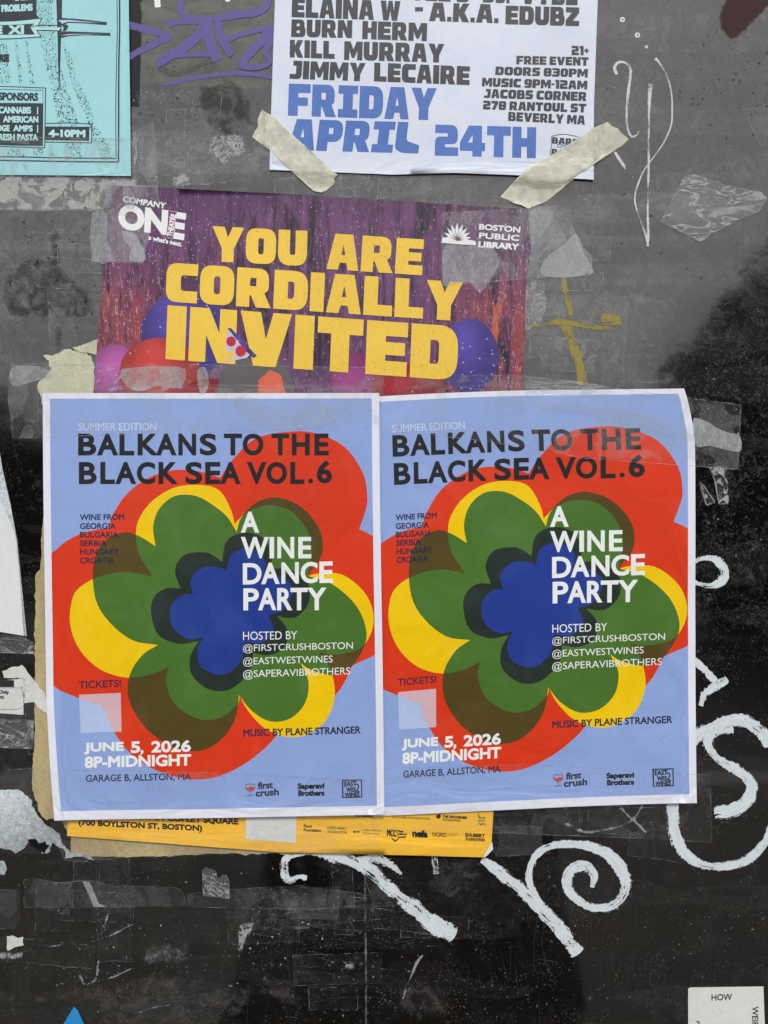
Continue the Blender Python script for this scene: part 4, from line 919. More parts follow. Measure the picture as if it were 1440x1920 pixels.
M['bare'] = paper('plain_black', (.004, .005, .006, 1), .05, .25)  # plain black, shared by the strip and the paste holes
M['rub'] = filmmat('dark_rubbing', (.02, .02, .02, 1), .55, 30, .38, .62, off=17, mid=.1, fade=9, rough=.7)
M['redrefl'] = filmmat('dark_red_reflection', (.035, .006, .008, 1), .97, 30, .2, .5, off=19, mid=.8, rough=.8, fade=10)
film('black_strip', 'black bare strip of glass right of the cyan flyer', [(238, -120), (268, -120), (267, 0), (262, 160), (262, 200), (240, 200)], M['bare'], .15, amp=.6)
film('paste_patch', 'streaky grey paste patch under the violet tag', [(264, -120), (540, -120), (540, 165), (400, 170), (330, 160), (262, 162)], M['paste'], .18)
film('paste_patch', 'broad thin grey film right of the white flyer', [(1118, -100), (1500, -120), (1500, 260), (1400, 300), (1240, 330), (1180, 420), (1100, 340), (1115, 96)], M['paste2'], .2)
film('paste_patch', 'speckled band of pale paste crumbs under the violet tag', [(248, 166), (340, 164), (372, 176), (360, 196), (250, 200)], M['glue'], .3)
film('dark_rubbing', 'dark rubbed triangle between the cyan and white flyers', [(370, 158), (440, 150), (470, 190), (480, 235), (430, 260), (395, 245), (372, 200)], M['rub'], .3)
film('dark_rubbing', 'dark leaf-shaped rubbings left of the purple poster', [(15, 500), (60, 480), (100, 485), (165, 545), (190, 590), (120, 600), (20, 595), (0, 560)], M['rub'], .3)
film('dark_rubbing', 'dark vertical rubbing stroke left of the purple poster', [(92, 430), (112, 432), (115, 560), (120, 660), (103, 660), (105, 560)], M['rub'], .32)
film('paste_patch', 'pale paste crumbs on the leaf-shaped rubbings', [(10, 495), (40, 482), (100, 500), (80, 545), (20, 550)], M['glue'], .35)
film('paste_chip', 'two bright chips of paste above the purple poster', [(392, 252), (460, 252), (462, 285), (420, 312), (390, 285)], M['chip'], .35)
film('paste_chip', 'small chipped paste crumb resting on the purple poster top edge', [(320, 332), (350, 322), (362, 350), (322, 352)], M['chip'], .35)
film('paste_patch', 'mottled film above the purple poster centre', [(600, 330), (960, 345), (930, 385), (740, 372), (610, 362)], M['glue'], .3)
M['camo'] = filmmat('pale_camouflage_paste', (.48, .49, .47, 1), .75, 34, .47, .52, off=23, soft=.6, mid=.22, fade=3)
film('paste_patch', 'grey and white paste camouflage under the cyan flyer', [(-60, 326), (256, 332), (250, 394), (120, 394), (-60, 394)], M['camo'], .3, amp=.6)
film('paste_patch', 'pale blotches on the purple poster foot under the tape', [(180, 686), (260, 690), (340, 686), (350, 735), (178, 735)], filmmat('pale_blotches', (.6, .55, .55, 1), .4, 30, .5, .54, off=27, soft=.3, mid=0, fade=8), 3.2)
film('red_reflection', 'dark red rounded smear at the top right corner', cr([(1347, 40), (1352, 15), (1375, -20), (1460, -60), (1480, -20), (1430, 25), (1398, 62), (1374, 74), (1354, 64)], 5, True), M['redrefl'], .3, amp=.3)  # a reflection, painted as a dark red patch with faded edges
film('paste_patch', 'pale blue-grey paste smeared at the left below the tan paper', [(-60, 1484), (30, 1480), (52, 1492), (66, 1520), (84, 1544), (112, 1562), (132, 1598), (170, 1604), (178, 1613), (150, 1606), (122, 1610), (118, 1590), (98, 1580), (94, 1596), (78, 1600), (70, 1580), (54, 1578), (46, 1590), (30, 1600), (12, 1592), (-60, 1586)], M['resid'], .9)
film('paste_hole', 'black bare holes in the pale smeared paste at the left', [(52, 1574), (66, 1572), (72, 1580), (86, 1576), (94, 1584), (84, 1600), (70, 1592), (58, 1584)], M['bare'], 1.6, amp=1.5)
film('paste_patch', 'brush-like grey streaks on the pale smeared paste', [(-60, 1545), (20, 1548), (60, 1536), (56, 1550), (20, 1556), (-60, 1560)], M['glue'], 1.7)
film('paste_patch', 'white drip of paste at the left edge', [(-30, 1610), (8, 1614), (13, 1630), (8, 1640), (-30, 1636)], M['resid'], .5, amp=1)
film('paper_crumb', 'square crumb of pale paper near the lower left edge', [(13, 1755), (44, 1756), (45, 1772), (14, 1782)], M['torn'], .5, amp=1.2)
film('paper_crumb', 'curled ring of paper crumbs near the lower left edge', [(-10, 1788), (10, 1782), (26, 1786), (44, 1782), (45, 1798), (0, 1799)], M['chip'], .5, amp=1.5)
film('paste_chip', 'speckled glue print below the left flower poster', [(266, 1770), (360, 1765), (360, 1800), (330, 1810), (268, 1812)], M['glue'], .3)
film('paste_patch', 'curving bands of pale dust along the bottom left', [(-60, 1845), (60, 1858), (150, 1848), (290, 1822), (400, 1840), (480, 1850), (460, 1900), (300, 1960), (210, 1960), (180, 1880), (60, 1885), (-60, 1870)], M['glue2'], .3)
film('paste_chip', 'two grey blocks of glue left by old tape at the bottom centre', [(482, 1826), (512, 1828), (520, 1832), (562, 1828), (564, 1886), (520, 1884), (505, 1870), (484, 1872)], M['glue2'], .35)
film('paste_patch', 'scribbled glue loop at the bottom centre', [(740, 1835), (790, 1828), (840, 1856), (860, 1880), (840, 1905), (790, 1916), (750, 1895), (742, 1860)], M['glue2'], .35)
film('paste_patch', 'dusty brown glue cloud below the yellow strip', [(805, 1612), (905, 1602), (905, 1640), (870, 1700), (800, 1670)], M['glue2'], .35)
film('paste_chip', 'row of white glue dots at the lower left of the seam', [(446, 1735), (470, 1725), (480, 1732), (460, 1770), (450, 1795), (444, 1780)], M['chip'], .35, amp=1.2)
for k, (x, y, r, lb) in enumerate(((655, 1810, 12, 'pale glue blob left of the seam'), (651, 1791, 5, 'tiny glue dot left of the seam'), (701, 1813, 5, 'small glue dot just right of the seam'), (718, 1817, 4, 'thin glue dot further right of the seam'))):
    film('glue_dot', lb, ell(x, y, r, r*.7, 12), M['chip'], .35, amp=1)

# ------------------------------------------------------------------ painted and penned strokes
def ribbon(pts, m, parent=None, name='stroke', h=.3, n=10, cross=6, hf=None):
    """pts: x, y, width"""
    a = np.array(cr([p for p in pts], n)); xy, w = a[:, :2], a[:, 2]*1.22*(1+.05*rng.normal(size=len(a)))
    d = np.gradient(xy, axis=0); d /= np.linalg.norm(d, axis=1)[:, None]+1e-9; nn = np.stack([-d[:, 1], d[:, 0]], 1)
    L = np.r_[0, np.cumsum(np.linalg.norm(np.diff(xy, axis=0), axis=1))]
    V, UV, F = [], [], []; k = cross+1
    for i in range(len(xy)):
        for j in range(k):
            t = j/cross; bul = 0
            if i == 0 or i == len(xy)-1: bul = (1-(2*t-1)**2)*w[i]*.12*(-1 if i == 0 else 1)
            V.append(xy[i]+nn[i]*(t-.5)*w[i]+d[i]*bul); UV.append((L[i], t))
    for i in range(len(xy)-1):
        for j in range(cross): F.append((i*k+j, i*k+j+1, (i+1)*k+j+1, (i+1)*k+j))
    V = np.array(V); hh = (hf(V[:, 0], V[:, 1]) if hf else 0)+h+np.repeat(L, k)*.0025
    X = [((x-720)*PX, -float(z)*PX, EYE+(960-y)*PX) for (x, y), z in zip(V, hh+np.zeros(len(V)))]
    # facing the street
    F = [f[::-1] for f in F]
    return mk(name, X, F, m, parent, uv=UV)
def tag_thing(name, label, strokes, m, cat='graffiti', h=.3, hf=None, group=None):
    e = empty(name, label, cat, P(strokes[0][0][0], strokes[0][0][1], 0), group)
    for k, s in enumerate(strokes): ribbon(s, m, e, 'stroke', h+.05*k, hf=hf)
    return e
tag_thing('painted_letter', 'white looping painted curl like a nine below the right flower poster', [
    [(905, 1612, 14), (935, 1634, 22), (985, 1676, 24), (1030, 1722, 27), (1062, 1758, 27), (1084, 1784, 27)],
    [(1012, 1700, 16), (996, 1664, 14), (993, 1632, 13), (1008, 1600, 14), (1040, 1584, 15), (1090, 1584, 16), (1140, 1602, 20), (1170, 1640, 22), (1172, 1672, 20), (1150, 1696, 20), (1120, 1702, 15), (1090, 1692, 15), (1068, 1672, 18), (1062, 1648, 20), (1074, 1628, 22), (1096, 1624, 22), (1112, 1640, 18), (1110, 1662, 10)]], M['paint'])
tag_thing('painted_letter', 'long white painted slash with hooked start under the yellow strip', [
    [(546, 1598, 12), (534, 1616, 16), (534, 1640, 20), (544, 1650, 18), (560, 1644, 9), (574, 1646, 10)],
    [(540, 1606, 9), (580, 1600, 8), (640, 1606, 20), (690, 1630, 26), (730, 1666, 24), (780, 1706, 30), (820, 1736, 32), (850, 1752, 30)]], M['paint'])
tag_thing('painted_letter', 'dry white brush mark crossing the slash under the yellow strip', [[(600, 1602, 16), (660, 1612, 26), (710, 1606, 20)], [(700, 1602, 26), (730, 1618, 20), (752, 1638, 8)]], M['dry'], h=.45)
tag_thing('painted_letter', 'short vertical white dab under the yellow strip', [[(814, 1598, 18), (816, 1620, 20), (817, 1636, 18)]], M['dry'])
tag_thing('painted_letter', 'big white painted letter S right of the right flower poster', [
    [(1286, 1404, 24), (1310, 1376, 22), (1350, 1356, 20), (1390, 1350, 24), (1425, 1370, 26), (1440, 1398, 16)],
    [(1372, 1366, 20), (1338, 1374, 22), (1328, 1396, 18), (1346, 1424, 18), (1386, 1446, 20), (1408, 1472, 22), (1400, 1500, 24), (1370, 1520, 26), (1342, 1524, 24)]], M['paint'])
tag_thing('painted_letter', 'large white painted U stroke below the big painted S', [
    [(1262, 1490, 22), (1262, 1540, 23), (1276, 1590, 22), (1310, 1618, 18), (1352, 1624, 17), (1400, 1612, 17), (1434, 1580, 17), (1450, 1540, 16)]], M['paint'])
tag_thing('painted_letter', 'white painted letter o peeking from behind the right flower poster', [
    [(1296, 1056, 9), (1318, 1046, 9), (1344, 1050, 14), (1358, 1070, 20), (1352, 1090, 18), (1332, 1098, 11), (1308, 1094, 9), (1294, 1084, 8)]], M['paint'])
tag_thing('painted_letter', 'white painted hook like a seven right of the right flower poster', [
    [(1292, 1230, 12), (1322, 1256, 14), (1342, 1276, 14)], [(1362, 1274, 14), (1344, 1286, 18), (1322, 1300, 14), (1314, 1322, 11)]], M['paint'])
VT = M['violet']
tag_thing('graffiti_tag', 'violet marker tag at the top between the cyan and white flyers', [
    [(236, 46, 14), (262, 52, 12), (300, 63, 12), (316, 70, 12), (296, 80, 12), (262, 96, 11), (240, 108, 11)],
    [(350, -20, 10), (340, 0, 10), (340, 20, 11), (350, 32, 10), (380, 35, 9), (420, 34, 9), (450, 29, 10), (480, 24, 12), (500, 12, 11), (504, -20, 10)],
    [(316, 46, 12), (330, 42, 10), (360, 40, 9), (382, 42, 10)],
    [(420, 27, 8), (450, 24, 9), (480, 22, 9)],
    [(384, 36, 14), (372, 66, 16), (340, 92, 16), (296, 120, 14)],
    [(300, 112, 8), (340, 104, 8), (390, 102, 9), (410, 108, 9)],
    [(386, 40, 20), (392, 70, 19), (402, 100, 18), (410, 112, 18)],
    [(408, 40, 12), (414, 66, 14), (424, 90, 14), (434, 103, 14)],
    [(424, 76, 12), (450, 66, 8), (490, 56, 8), (520, 48, 10)],
    [(512, 52, 16), (488, 80, 14), (462, 108, 14), (458, 124, 14), (490, 126, 9), (506, 116, 9), (500, 96, 10), (512, 66, 14)]], VT)
tag_thing('graffiti_tag', 'thin violet underline below the marker tag', [[(305, 161, 5), (330, 154, 6), (380, 144, 7), (440, 138, 7), (490, 142, 7), (516, 148, 6)]], VT)
tag_thing('painted_letter', 'short white paint drop at the top left of the violet tag', [[(294, -30, 9), (295, 0, 9), (296, 13, 9)]], M['wink'])
thing(patch('paint_dot', ell(427, 0, 5, 4, 12), flat(.4), M['wink']), 'white paint dot at the top edge above the violet tag', 'paint mark')
tag_thing('graffiti_tag', 'worn white scribble of tall thin loops right of the white flyer', [
    [(1156, 139, 7), (1152, 128, 6), (1158, 118, 5), (1170, 117, 5), (1180, 124, 6), (1182, 140, 6), (1178, 170, 6), (1175, 210, 5), (1176, 240, 5), (1184, 256, 5), (1194, 253, 3), (1197, 247, 3)],
    [(1220, 158, 10), (1219, 170, 8), (1217, 200, 5), (1216, 250, 4.5), (1216, 300, 4.5), (1215, 350, 4), (1214, 400, 4), (1215, 440, 5), (1214, 462, 4)],
    [(1229, 110, 6), (1236, 118, 3.5), (1248, 138, 3.5), (1257, 165, 3.5), (1260, 200, 3.5), (1258, 235, 3), (1244, 268, 3), (1226, 294, 2.5), (1206, 322, 2.5), (1193, 355, 3.5), (1190, 378, 3.5), (1198, 408, 3.5), (1210, 440, 5), (1213, 455, 4)],
    [(1153, 286, 5), (1162, 300, 6), (1173, 316, 6)]], M['pen'], h=.35)
for k, (x, y, r) in enumerate(((1167, 37, 5), (1195, 66, 5), (1212, 88, 3))):
    thing(patch('paint_dot', [ell(x, y, r, r, 14), ell(x+.5, y, r*.35, r*.4, 10)], flat(.4), M['pen' if 0 else 'stick'], evenodd=True), ('upper small white ring', 'middle small white ring', 'faint lowest white ring')[k]+' above the worn white scribble', 'paint mark')
tag_thing('painted_cross', 'faded yellow painted cross right of the purple poster', [
    [(1056, 520, 12), (1062, 550, 14), (1070, 590, 16)], [(1060, 610, 26), (1076, 650, 24), (1086, 690, 22), (1092, 720, 22)],
    [(988, 616, 6), (1010, 610, 10), (1050, 604, 14), (1100, 612, 10), (1140, 616, 12)], [(1130, 601, 26), (1148, 601, 30), (1160, 600, 28)]], M['gyel'])
tag_thing('faint_mark', 'chalky blue-white smudge near the bottom left', [[(190, 1751, 5), (197, 1730, 10), (203, 1713, 8)], [(170, 1766, 3), (210, 1752, 9), (250, 1733, 5)], [(70, 1772, 3), (92, 1774, 10), (120, 1770, 3)],
    [(150, 1830, 12), (160, 1846, 10), (178, 1835, 14), (186, 1802, 8)], [(180, 1840, 3), (215, 1830, 8), (246, 1816, 4)], [(262, 1898, 6), (290, 1888, 8), (318, 1884, 4)]], M['faint'])
tag_thing('faint_mark', 'thin diagonal smudge below the white slash', [[(756, 1872, 6), (766, 1840, 8), (782, 1806, 10), (792, 1792, 8)]], M['faint'])
tag_thing('faint_mark', 'grey ghost strokes behind the violet tag', [[(384, 140, 16), (400, 120, 14), (404, 110, 10)], [(420, 140, 12), (424, 150, 12), (426, 160, 10)], [(300, 130, 20), (340, 136, 16), (400, 112, 14)]], M['gghost'], h=.22)
tag_thing('faint_mark', 'faint grey looping brush ghosts above the painted nine', [[(1060, 1545, 14), (1110, 1560, 12), (1180, 1540, 12), (1210, 1500, 12)], [(1150, 1500, 10), (1210, 1560, 10)]], M['faint'], h=.22)
thing(patch('pane_seam', [tube([(684, 1600), (685, 1700), (686, 1800), (687, 2000)], 3.4)], flat(.3), M['rimf'], None), 'vertical grey seam line at the bottom centre', 'seam')

# ------------------------------------------------------------------ tapes
def tape(label, corners, m, tooth=(), ragged=(), rim_=M['rimc'], rimw=1.0, pad=2, h=.25, name='clear_tape', cat='tape', step=9, group='strips of clear tape', seed=3, reg=True, noedge=()):
    loop = []
    for i in range(len(corners)):
        a, b = corners[i], corners[(i+1) % len(corners)]
        if i in tooth: loop += teeth(a, b, 2.6, 4.6)
        elif i in ragged: loop += rag([a, b], 1.8, 4, (1,), seed+i)[:-1]
        else: loop.append(tuple(a))
    if area(loop) < 0: pass
    hf0 = over(pad); hf = on(hf0, h)
    e = empty(name, label, cat, P(corners[0][0], corners[0][1], 0), group)
    patch('film', loop, hf, m, e, step)
    # slightly raised bright rim
    a = np.array(loop, float); n = len(a); V = []; F = []
    nx = np.roll(a, -1, 0)-np.roll(a, 1, 0); nx /= np.linalg.norm(nx, axis=1)[:, None]+1e-9
    nrm = np.stack([-nx[:, 1], nx[:, 0]], 1)
    lo, hi = a-nrm*rimw/2, a+nrm*rimw/2
    # subdivide long edges so the rim follows the surface
    VV = []
    for i in range(n):
        j = (i+1) % n; k = max(1, int(np.linalg.norm(a[j]-a[i])/10))
        for t in range(k): VV.append((lo[i]+(lo[j]-lo[i])*t/k, hi[i]+(hi[j]-hi[i])*t/k))
    pts = np.array([p for pr in VV for p in pr]); N_ = len(VV)
    F = [(2*i, 2*i+1, 2*((i+1) % N_)+1, 2*((i+1) % N_)) for i in range(N_)]
    hh = hf(pts[:, 0], pts[:, 1])+.12
    mk('edge', [((x-720)*PX, -float(z)*PX, EYE+(960-y)*PX) for (x, y), z in zip(pts, hh)], F, rim_, e)
    if reg:
        L_ = loop; A = HM.copy(); mm = inside(gxx.ravel(), gyy.ravel(), L_).reshape(HM.shape); HM[mm] += .3
    return e
TC = {}
def tm(k, **kw):
    if k not in TC: TC[k] = clear_tape('clear_tape_'+k, **kw)
    return TC[k]
tA = tm('hazy', haze=.06, blob=.14, size=52, off=1.3, thr=.50)
tB = tm('bubbled', haze=.05, blob=.20, size=40, off=6.1, thr=.52, wr=.35)
tC = tm('dim', haze=.018, blob=.045, size=60, off=3.3, thr=.52, wr=.16, dust=.12)
tD = tm('bright', haze=.09, blob=.20, size=58, off=8.8, thr=.47, wr=.3)
tE = tm('thin', haze=.018, blob=.05, size=50, off=2.6, thr=.5, wr=.1, dust=.1)
tF = tm('silvery', haze=.10, blob=.5, size=34, off=4.4, thr=.50, wr=.0, dust=.5, tint=(.62, .63, .62, 1), crumple=True)
RF = M['rimf']
tape('clear tape across the foot of the cyan flyer', [(-80, 256), (256, 262), (256, 396), (-80, 394)], tB, tooth=(1,))
tape('short upright tape strip with serrated foot on the COMPANY ONE corner', [(205, 345), (296, 350), (270, 492), (172, 490)], tD, tooth=(2,))
tape('narrow pale tape flap between the cyan flyer and the purple poster', [(252, 250), (288, 228), (300, 390), (270, 330), (258, 300)], tA, ragged=(3,))
tape('small square of tape left of the COMPANY ONE corner', [(89, 398), (168, 400), (168, 424), (160, 436), (90, 438)], tC, ragged=(2,), rim_=M['rimc'])
tape('wide tape strip on the library emblem corner with serrated left end', [(830, 418), (830, 400), (1000, 392), (1110, 480), (1108, 518), (985, 524), (830, 536)], tA, tooth=(6,))
tape('white cloudy tape end right of the library emblem', [(990, 388), (1060, 386), (1070, 420), (1110, 492), (1108, 516), (986, 522), (996, 470)], tD, ragged=(1,))
tape('torn tape end hanging below the cloudy tape end', [(986, 524), (1018, 526), (1024, 560), (1016, 600), (984, 622)], tF, ragged=(1, 2, 3))
tape('crumpled tape wad at the upper right', [(1282, 332), (1300, 328), (1370, 350), (1428, 362), (1436, 376), (1420, 398), (1390, 410), (1330, 440), (1312, 454), (1238, 416), (1262, 370)], tF, ragged=(3, 4, 7), pad=1, h=2.0)
tape('flat tape corner at the right edge of the view', [(1392, 205), (1470, 190), (1470, 360), (1440, 300)], tC)
tape('long tape holding the top of the left flower poster', [(22, 681), (352, 684), (720, 690), (716, 800), (350, 812), (26, 822), (17, 750)], tm('long', haze=.03, blob=.13, size=80, off=5.2, thr=.5, wr=.14), tooth=(5, 6))
tape('long tape holding the top of the right flower poster', [(740, 700), (985, 706), (1140, 727), (1388, 759), (1382, 880), (1100, 860), (900, 826), (744, 810)], tm('longr', haze=.03, blob=.12, size=95, off=3.9, thr=.51, wr=.12), tooth=(3,))
tape('pale tape piece under the top of the right flower poster', [(985, 706), (1060, 712), (1142, 726), (1142, 740), (985, 738)], tD)
tape('small clear tape remnant left of the painted o, upper', [(1330, 878), (1352, 874), (1362, 876), (1366, 942), (1348, 944), (1340, 900)], tm('rem', haze=.05, blob=.7, size=18, off=2.2, thr=.56, wr=.3), tooth=(3,), rimw=2.2, reg=False)
tape('small clear tape remnant nearest the right flower poster', [(1310, 902), (1316, 906), (1340, 940), (1324, 946)], TC['rem'], tooth=(2,), rimw=2.2, reg=False)
tape('tape along the foot of the right flower poster', [(700, 1440), (1000, 1432), (1330, 1452), (1333, 1579), (1200, 1572), (900, 1560), (700, 1560)], tC, tooth=(2,), rim_=RF)
tape('tape along the foot of the left flower poster', [(56, 1440), (400, 1446), (712, 1462), (712, 1590), (330, 1604), (120, 1612)], tE, rim_=RF, tooth=(4,))
tape('two overlapping tape squares left of the tan paper', [(-60, 1345), (64, 1350), (63, 1404), (-60, 1400)], tF, rim_=RF)
tape('tape over the ticket stub', [(-60, 1270), (66, 1270), (66, 1350), (-60, 1350)], tC, rim_=RF)
tape('lower tape strip left of the tan paper', [(-60, 1450), (62, 1440), (68, 1500), (-60, 1516)], tC, rim_=RF)
tape('crumpled tape band below the white sheet', [(-60, 1184), (46, 1192), (64, 1206), (64, 1226), (-60, 1222)], tF, rim_=RF)
tape('long dusty tape strip near the bottom left with wavy top edge', [(45, 1650), (60, 1646), (110, 1655), (165, 1650), (215, 1660), (330, 1664), (345, 1674), (350, 1698), (200, 1701), (46, 1701)], tC, ragged=(9,), rim_=RF)
tape('faint tape strip continuing right from the dusty strip', [(350, 1676), (480, 1664), (560, 1660), (682, 1676), (684, 1700), (560, 1706), (352, 1700)], tE, rim_=RF)
tape('faint square tape outline under the hooked start of the slash', [(512, 1672), (560, 1664), (636, 1664), (634, 1724), (548, 1722), (548, 1700), (512, 1696)], tE, rim_=RF)
tape('bright crumpled tape scrap below the address line', [(380, 1632), (386, 1626), (400, 1630), (408, 1646), (424, 1640), (430, 1650), (430, 1684), (410, 1682), (380, 1678)], tF, ragged=(2, 3), h=1.0)
tape('faint tape corner at the lower left edge', [(-60, 1666), (36, 1668), (38, 1722), (28, 1742), (-60, 1738)], tC, rim_=RF)
tape('dark tape strip right of the yellow strip', [(924, 1548), (1016, 1550), (1016, 1590), (1040, 1600), (930, 1606), (922, 1590)], tC, rim_=RF)
tape('faint tape triangle between the seam and the slash', [(686, 1650), (700, 1606), (740, 1668), (752, 1696), (700, 1700)], tE, rim_=RF)
tape('slanted grey tape streak on the dusty strip', [(155, 1652), (168, 1653), (186, 1694), (202, 1700), (176, 1700)], tm('grey', haze=.35, blob=.15, size=20, off=1.0), rim_=RF)
for k, (cn, lb) in enumerate(((( (1010, 560), (1070, 566), (1062, 592), (1004, 590)), 'dark tape square above the yellow cross arm'), (((1150, 690), (1260, 700), (1300, 760), (1180, 738)), 'faint tape left above the bent poster corner'), (((470, 1545), (640, 1560), (660, 1598), (480, 1590)), 'clear tape crossing the yellow strip below the blank panel'))):
    tape(lb, list(cn), tE, rim_=RF)
# bright air pocket inside the tape end right of the bent poster corner
def pocket(parent_label, loop, m, h=.5):
    e = [o for o in col.objects if o.get('label') == parent_label][0]
    patch('air_pocket', loop, on(over(1), h), m, e, 8)
M['pocket'] = clear_tape('air_pocket', haze=.42, blob=.12, size=30, off=2.0, wr=.05, dust=.2)
M['pocket2'] = clear_tape('pale_air_pocket', haze=.26, blob=.14, size=22, off=5.0, wr=.05, dust=.3)
pocket('long tape holding the top of the right flower poster', cr([(1298, 787), (1322, 789), (1345, 803), (1368, 812), (1387, 817), (1388, 846), (1360, 843), (1330, 836), (1303, 835)], 4, True), M['pocket'])
pocket('long tape holding the top of the right flower poster', cr([(998, 757), (1060, 752), (1130, 764), (1180, 770), (1230, 786), (1292, 810), (1296, 826), (1240, 812), (1160, 796), (1090, 776), (1030, 772)], 4, True), clear_tape('faint_air_pocket', haze=.12, blob=.1, size=30, off=2.0, wr=.05, dust=.2))
pocket('long tape holding the top of the left flower poster', cr([(22, 690), (60, 686), (88, 692), (96, 706), (60, 716), (24, 724)], 4, True), M['pocket2'])
pocket('long tape holding the top of the left flower poster', cr([(226, 700), (250, 690), (330, 688), (350, 700), (338, 728), (300, 722), (270, 734), (240, 726)], 4, True), M['pocket2'])
pocket('long tape holding the top of the left flower poster', cr([(370, 696), (386, 690), (392, 716), (388, 736), (376, 736)], 3, True), M['pocket2'])
pocket('long tape holding the top of the left flower poster', cr([(440, 752), (470, 744), (500, 760), (560, 770), (600, 752), (640, 780), (600, 800), (520, 808), (470, 790)], 4, True), clear_tape('dim_air_pocket', haze=.13, blob=.1, size=30, off=6.0, wr=.05, dust=.1))
pocket('short upright tape strip with serrated foot on the COMPANY ONE corner', cr([(232, 436), (252, 438), (262, 452), (274, 488), (244, 489), (246, 466), (234, 452)], 4, True), M['pocket'])
pocket('short upright tape strip with serrated foot on the COMPANY ONE corner', cr([(173, 400), (203, 402), (201, 450), (214, 488), (173, 489)], 2, True), M['pocket2'])
pocket('short upright tape strip with serrated foot on the COMPANY ONE corner', cr([(232, 352), (244, 352), (254, 372), (252, 392), (236, 388)], 4, True), M['pocket2'])
pocket('wide tape strip on the library emblem corner with serrated left end', cr([(832, 466), (870, 462), (920, 466), (936, 490), (926, 514), (900, 550), (880, 530), (850, 534), (832, 534)], 4, True), M['pocket2'])
pocket('white cloudy tape end right of the library emblem', cr([(1012, 510), (1030, 478), (1056, 460), (1080, 440), (1096, 478), (1109, 500), (1106, 515), (1040, 521)], 3, True), M['pocket'])
pocket('white cloudy tape end right of the library emblem', cr([(994, 398), (1036, 392), (1030, 420), (1010, 448), (996, 462)], 3, True), M['pocket2'])
# scattered crumbs, flecks and fibres nobody could count
def crumbs(name, label, regions, m, lo, hi, h=.3, aniso=1.6, seed=1):
    R = random.Random(seed); V, F = [], []
    for cx, cy, rx, ry, n in regions:
        for k in range(n):
            x = R.gauss(cx, rx); y = R.gauss(cy, ry); s = lo+(hi-lo)*R.random()**3; a = R.uniform(0, 6.28); e = R.uniform(1, aniso); q_ = R.randint(5, 8); n0 = len(V)
            for j in range(q_):
                b = 6.283*j/q_; rr = s*R.uniform(.55, 1.25); u, v = rr*math.cos(b)*e, rr*math.sin(b)/e
                V.append(P(x+u*math.cos(a)-v*math.sin(a), y+u*math.sin(a)+v*math.cos(a), h))
            F.append(tuple(range(n0+q_-1, n0-1, -1)))
    o = mk(name, V, F, m, None, smooth=False); o['kind'] = 'stuff'; return thing(o, label, 'residue')
def fibres(name, label, regions, m, L, w, seed=1, h=.35, ang=None):
    R = random.Random(seed); V, F = [], []
    for cx, cy, rx, ry, n in regions:
        for k in range(n):
            x = R.gauss(cx, rx); y = R.gauss(cy, ry); a = R.uniform(0, 6.28) if ang is None else R.gauss(ang, .10); cu = R.gauss(0, .5 if ang is None else .015); l = R.uniform(.3, 1)*L; m_ = 5; n0 = len(V)
            for j in range(m_+1):
                ww = w*(1-abs(2*j/m_-1)*.7)*R.uniform(.6, 1.2)
                V.append(P(x-math.sin(a)*ww/2, y+math.cos(a)*ww/2, h)); V.append(P(x+math.sin(a)*ww/2, y-math.cos(a)*ww/2, h))
                x += math.cos(a)*l/m_; y += math.sin(a)*l/m_; a += cu
            for j in range(m_): F.append((n0+2*j, n0+2*j+1, n0+2*j+3, n0+2*j+2))
    o = mk(name, V, F, m, None, smooth=False); o['kind'] = 'stuff'; return thing(o, label, 'residue')
def traces(name, label, regions, m, rim_, seed=1, h=.22):
    R = random.Random(seed); V, F, mi = [], [], []
    for cx, cy, rx, ry, n in regions:
        for k in range(n):
            x = cx+R.uniform(-rx, rx); y = cy+R.uniform(-ry, ry); w = R.uniform(40, 110); hh = R.uniform(14, 32); a = R.choice((0, 0, 0, 1.57))+R.gauss(0, .07); c_, s_ = math.cos(a), math.sin(a)
            lp = rag([(x-w*c_-hh*s_*-1, y-w*s_-hh*c_), (x+w*c_+hh*s_, y+w*s_-hh*c_), (x+w*c_-hh*s_, y+w*s_+hh*c_), (x-w*c_-hh*s_, y-w*s_+hh*c_)], .8, 7, (), R.randint(0, 999)); z = h+.004*len(F)**.5
            vs, fs = fill([lp]); n0 = len(V); V += [P(p[0], p[1], z) for p in vs]
            F += [tuple(n0+i for i in (f if area(vs[f]) < 0 else f[::-1])) for f in fs]; mi += [0]*len(fs)
            for i in range(len(lp)):
                if R.random() < .25: continue
                p, q_ = np.array(lp[i]), np.array(lp[(i+1) % len(lp)]); d = (q_-p)/(np.linalg.norm(q_-p)+1e-9); nn = np.array([-d[1], d[0]])*.45; n0 = len(V)
                V += [P(*(p-nn), z+.05), P(*(q_-nn), z+.05), P(*(q_+nn), z+.05), P(*(p+nn), z+.05)]; F.append((n0, n0+3, n0+2, n0+1)); mi.append(1)
    o = mk(name, V, F, [m, rim_], None, mi, smooth=False); o['kind'] = 'stuff'; return thing(o, label, 'residue')
M['trace'] = clear_tape('tape_trace', haze=.022, blob=.05, size=30, off=9.0, wr=.10, dust=.12)
traces('old_tape_traces', 'faint overlapping outlines of old tape on the lower black glass', [(560, 1680, 160, 60, 6), (200, 1720, 160, 70, 5), (760, 1800, 160, 80, 4), (1120, 1560, 120, 30, 3), (30, 1440, 30, 60, 3)], clear_tape('faint_tape_trace', haze=.005, blob=.012, size=30, off=9.0, wr=.05, dust=.08), M['rimf'], 5)
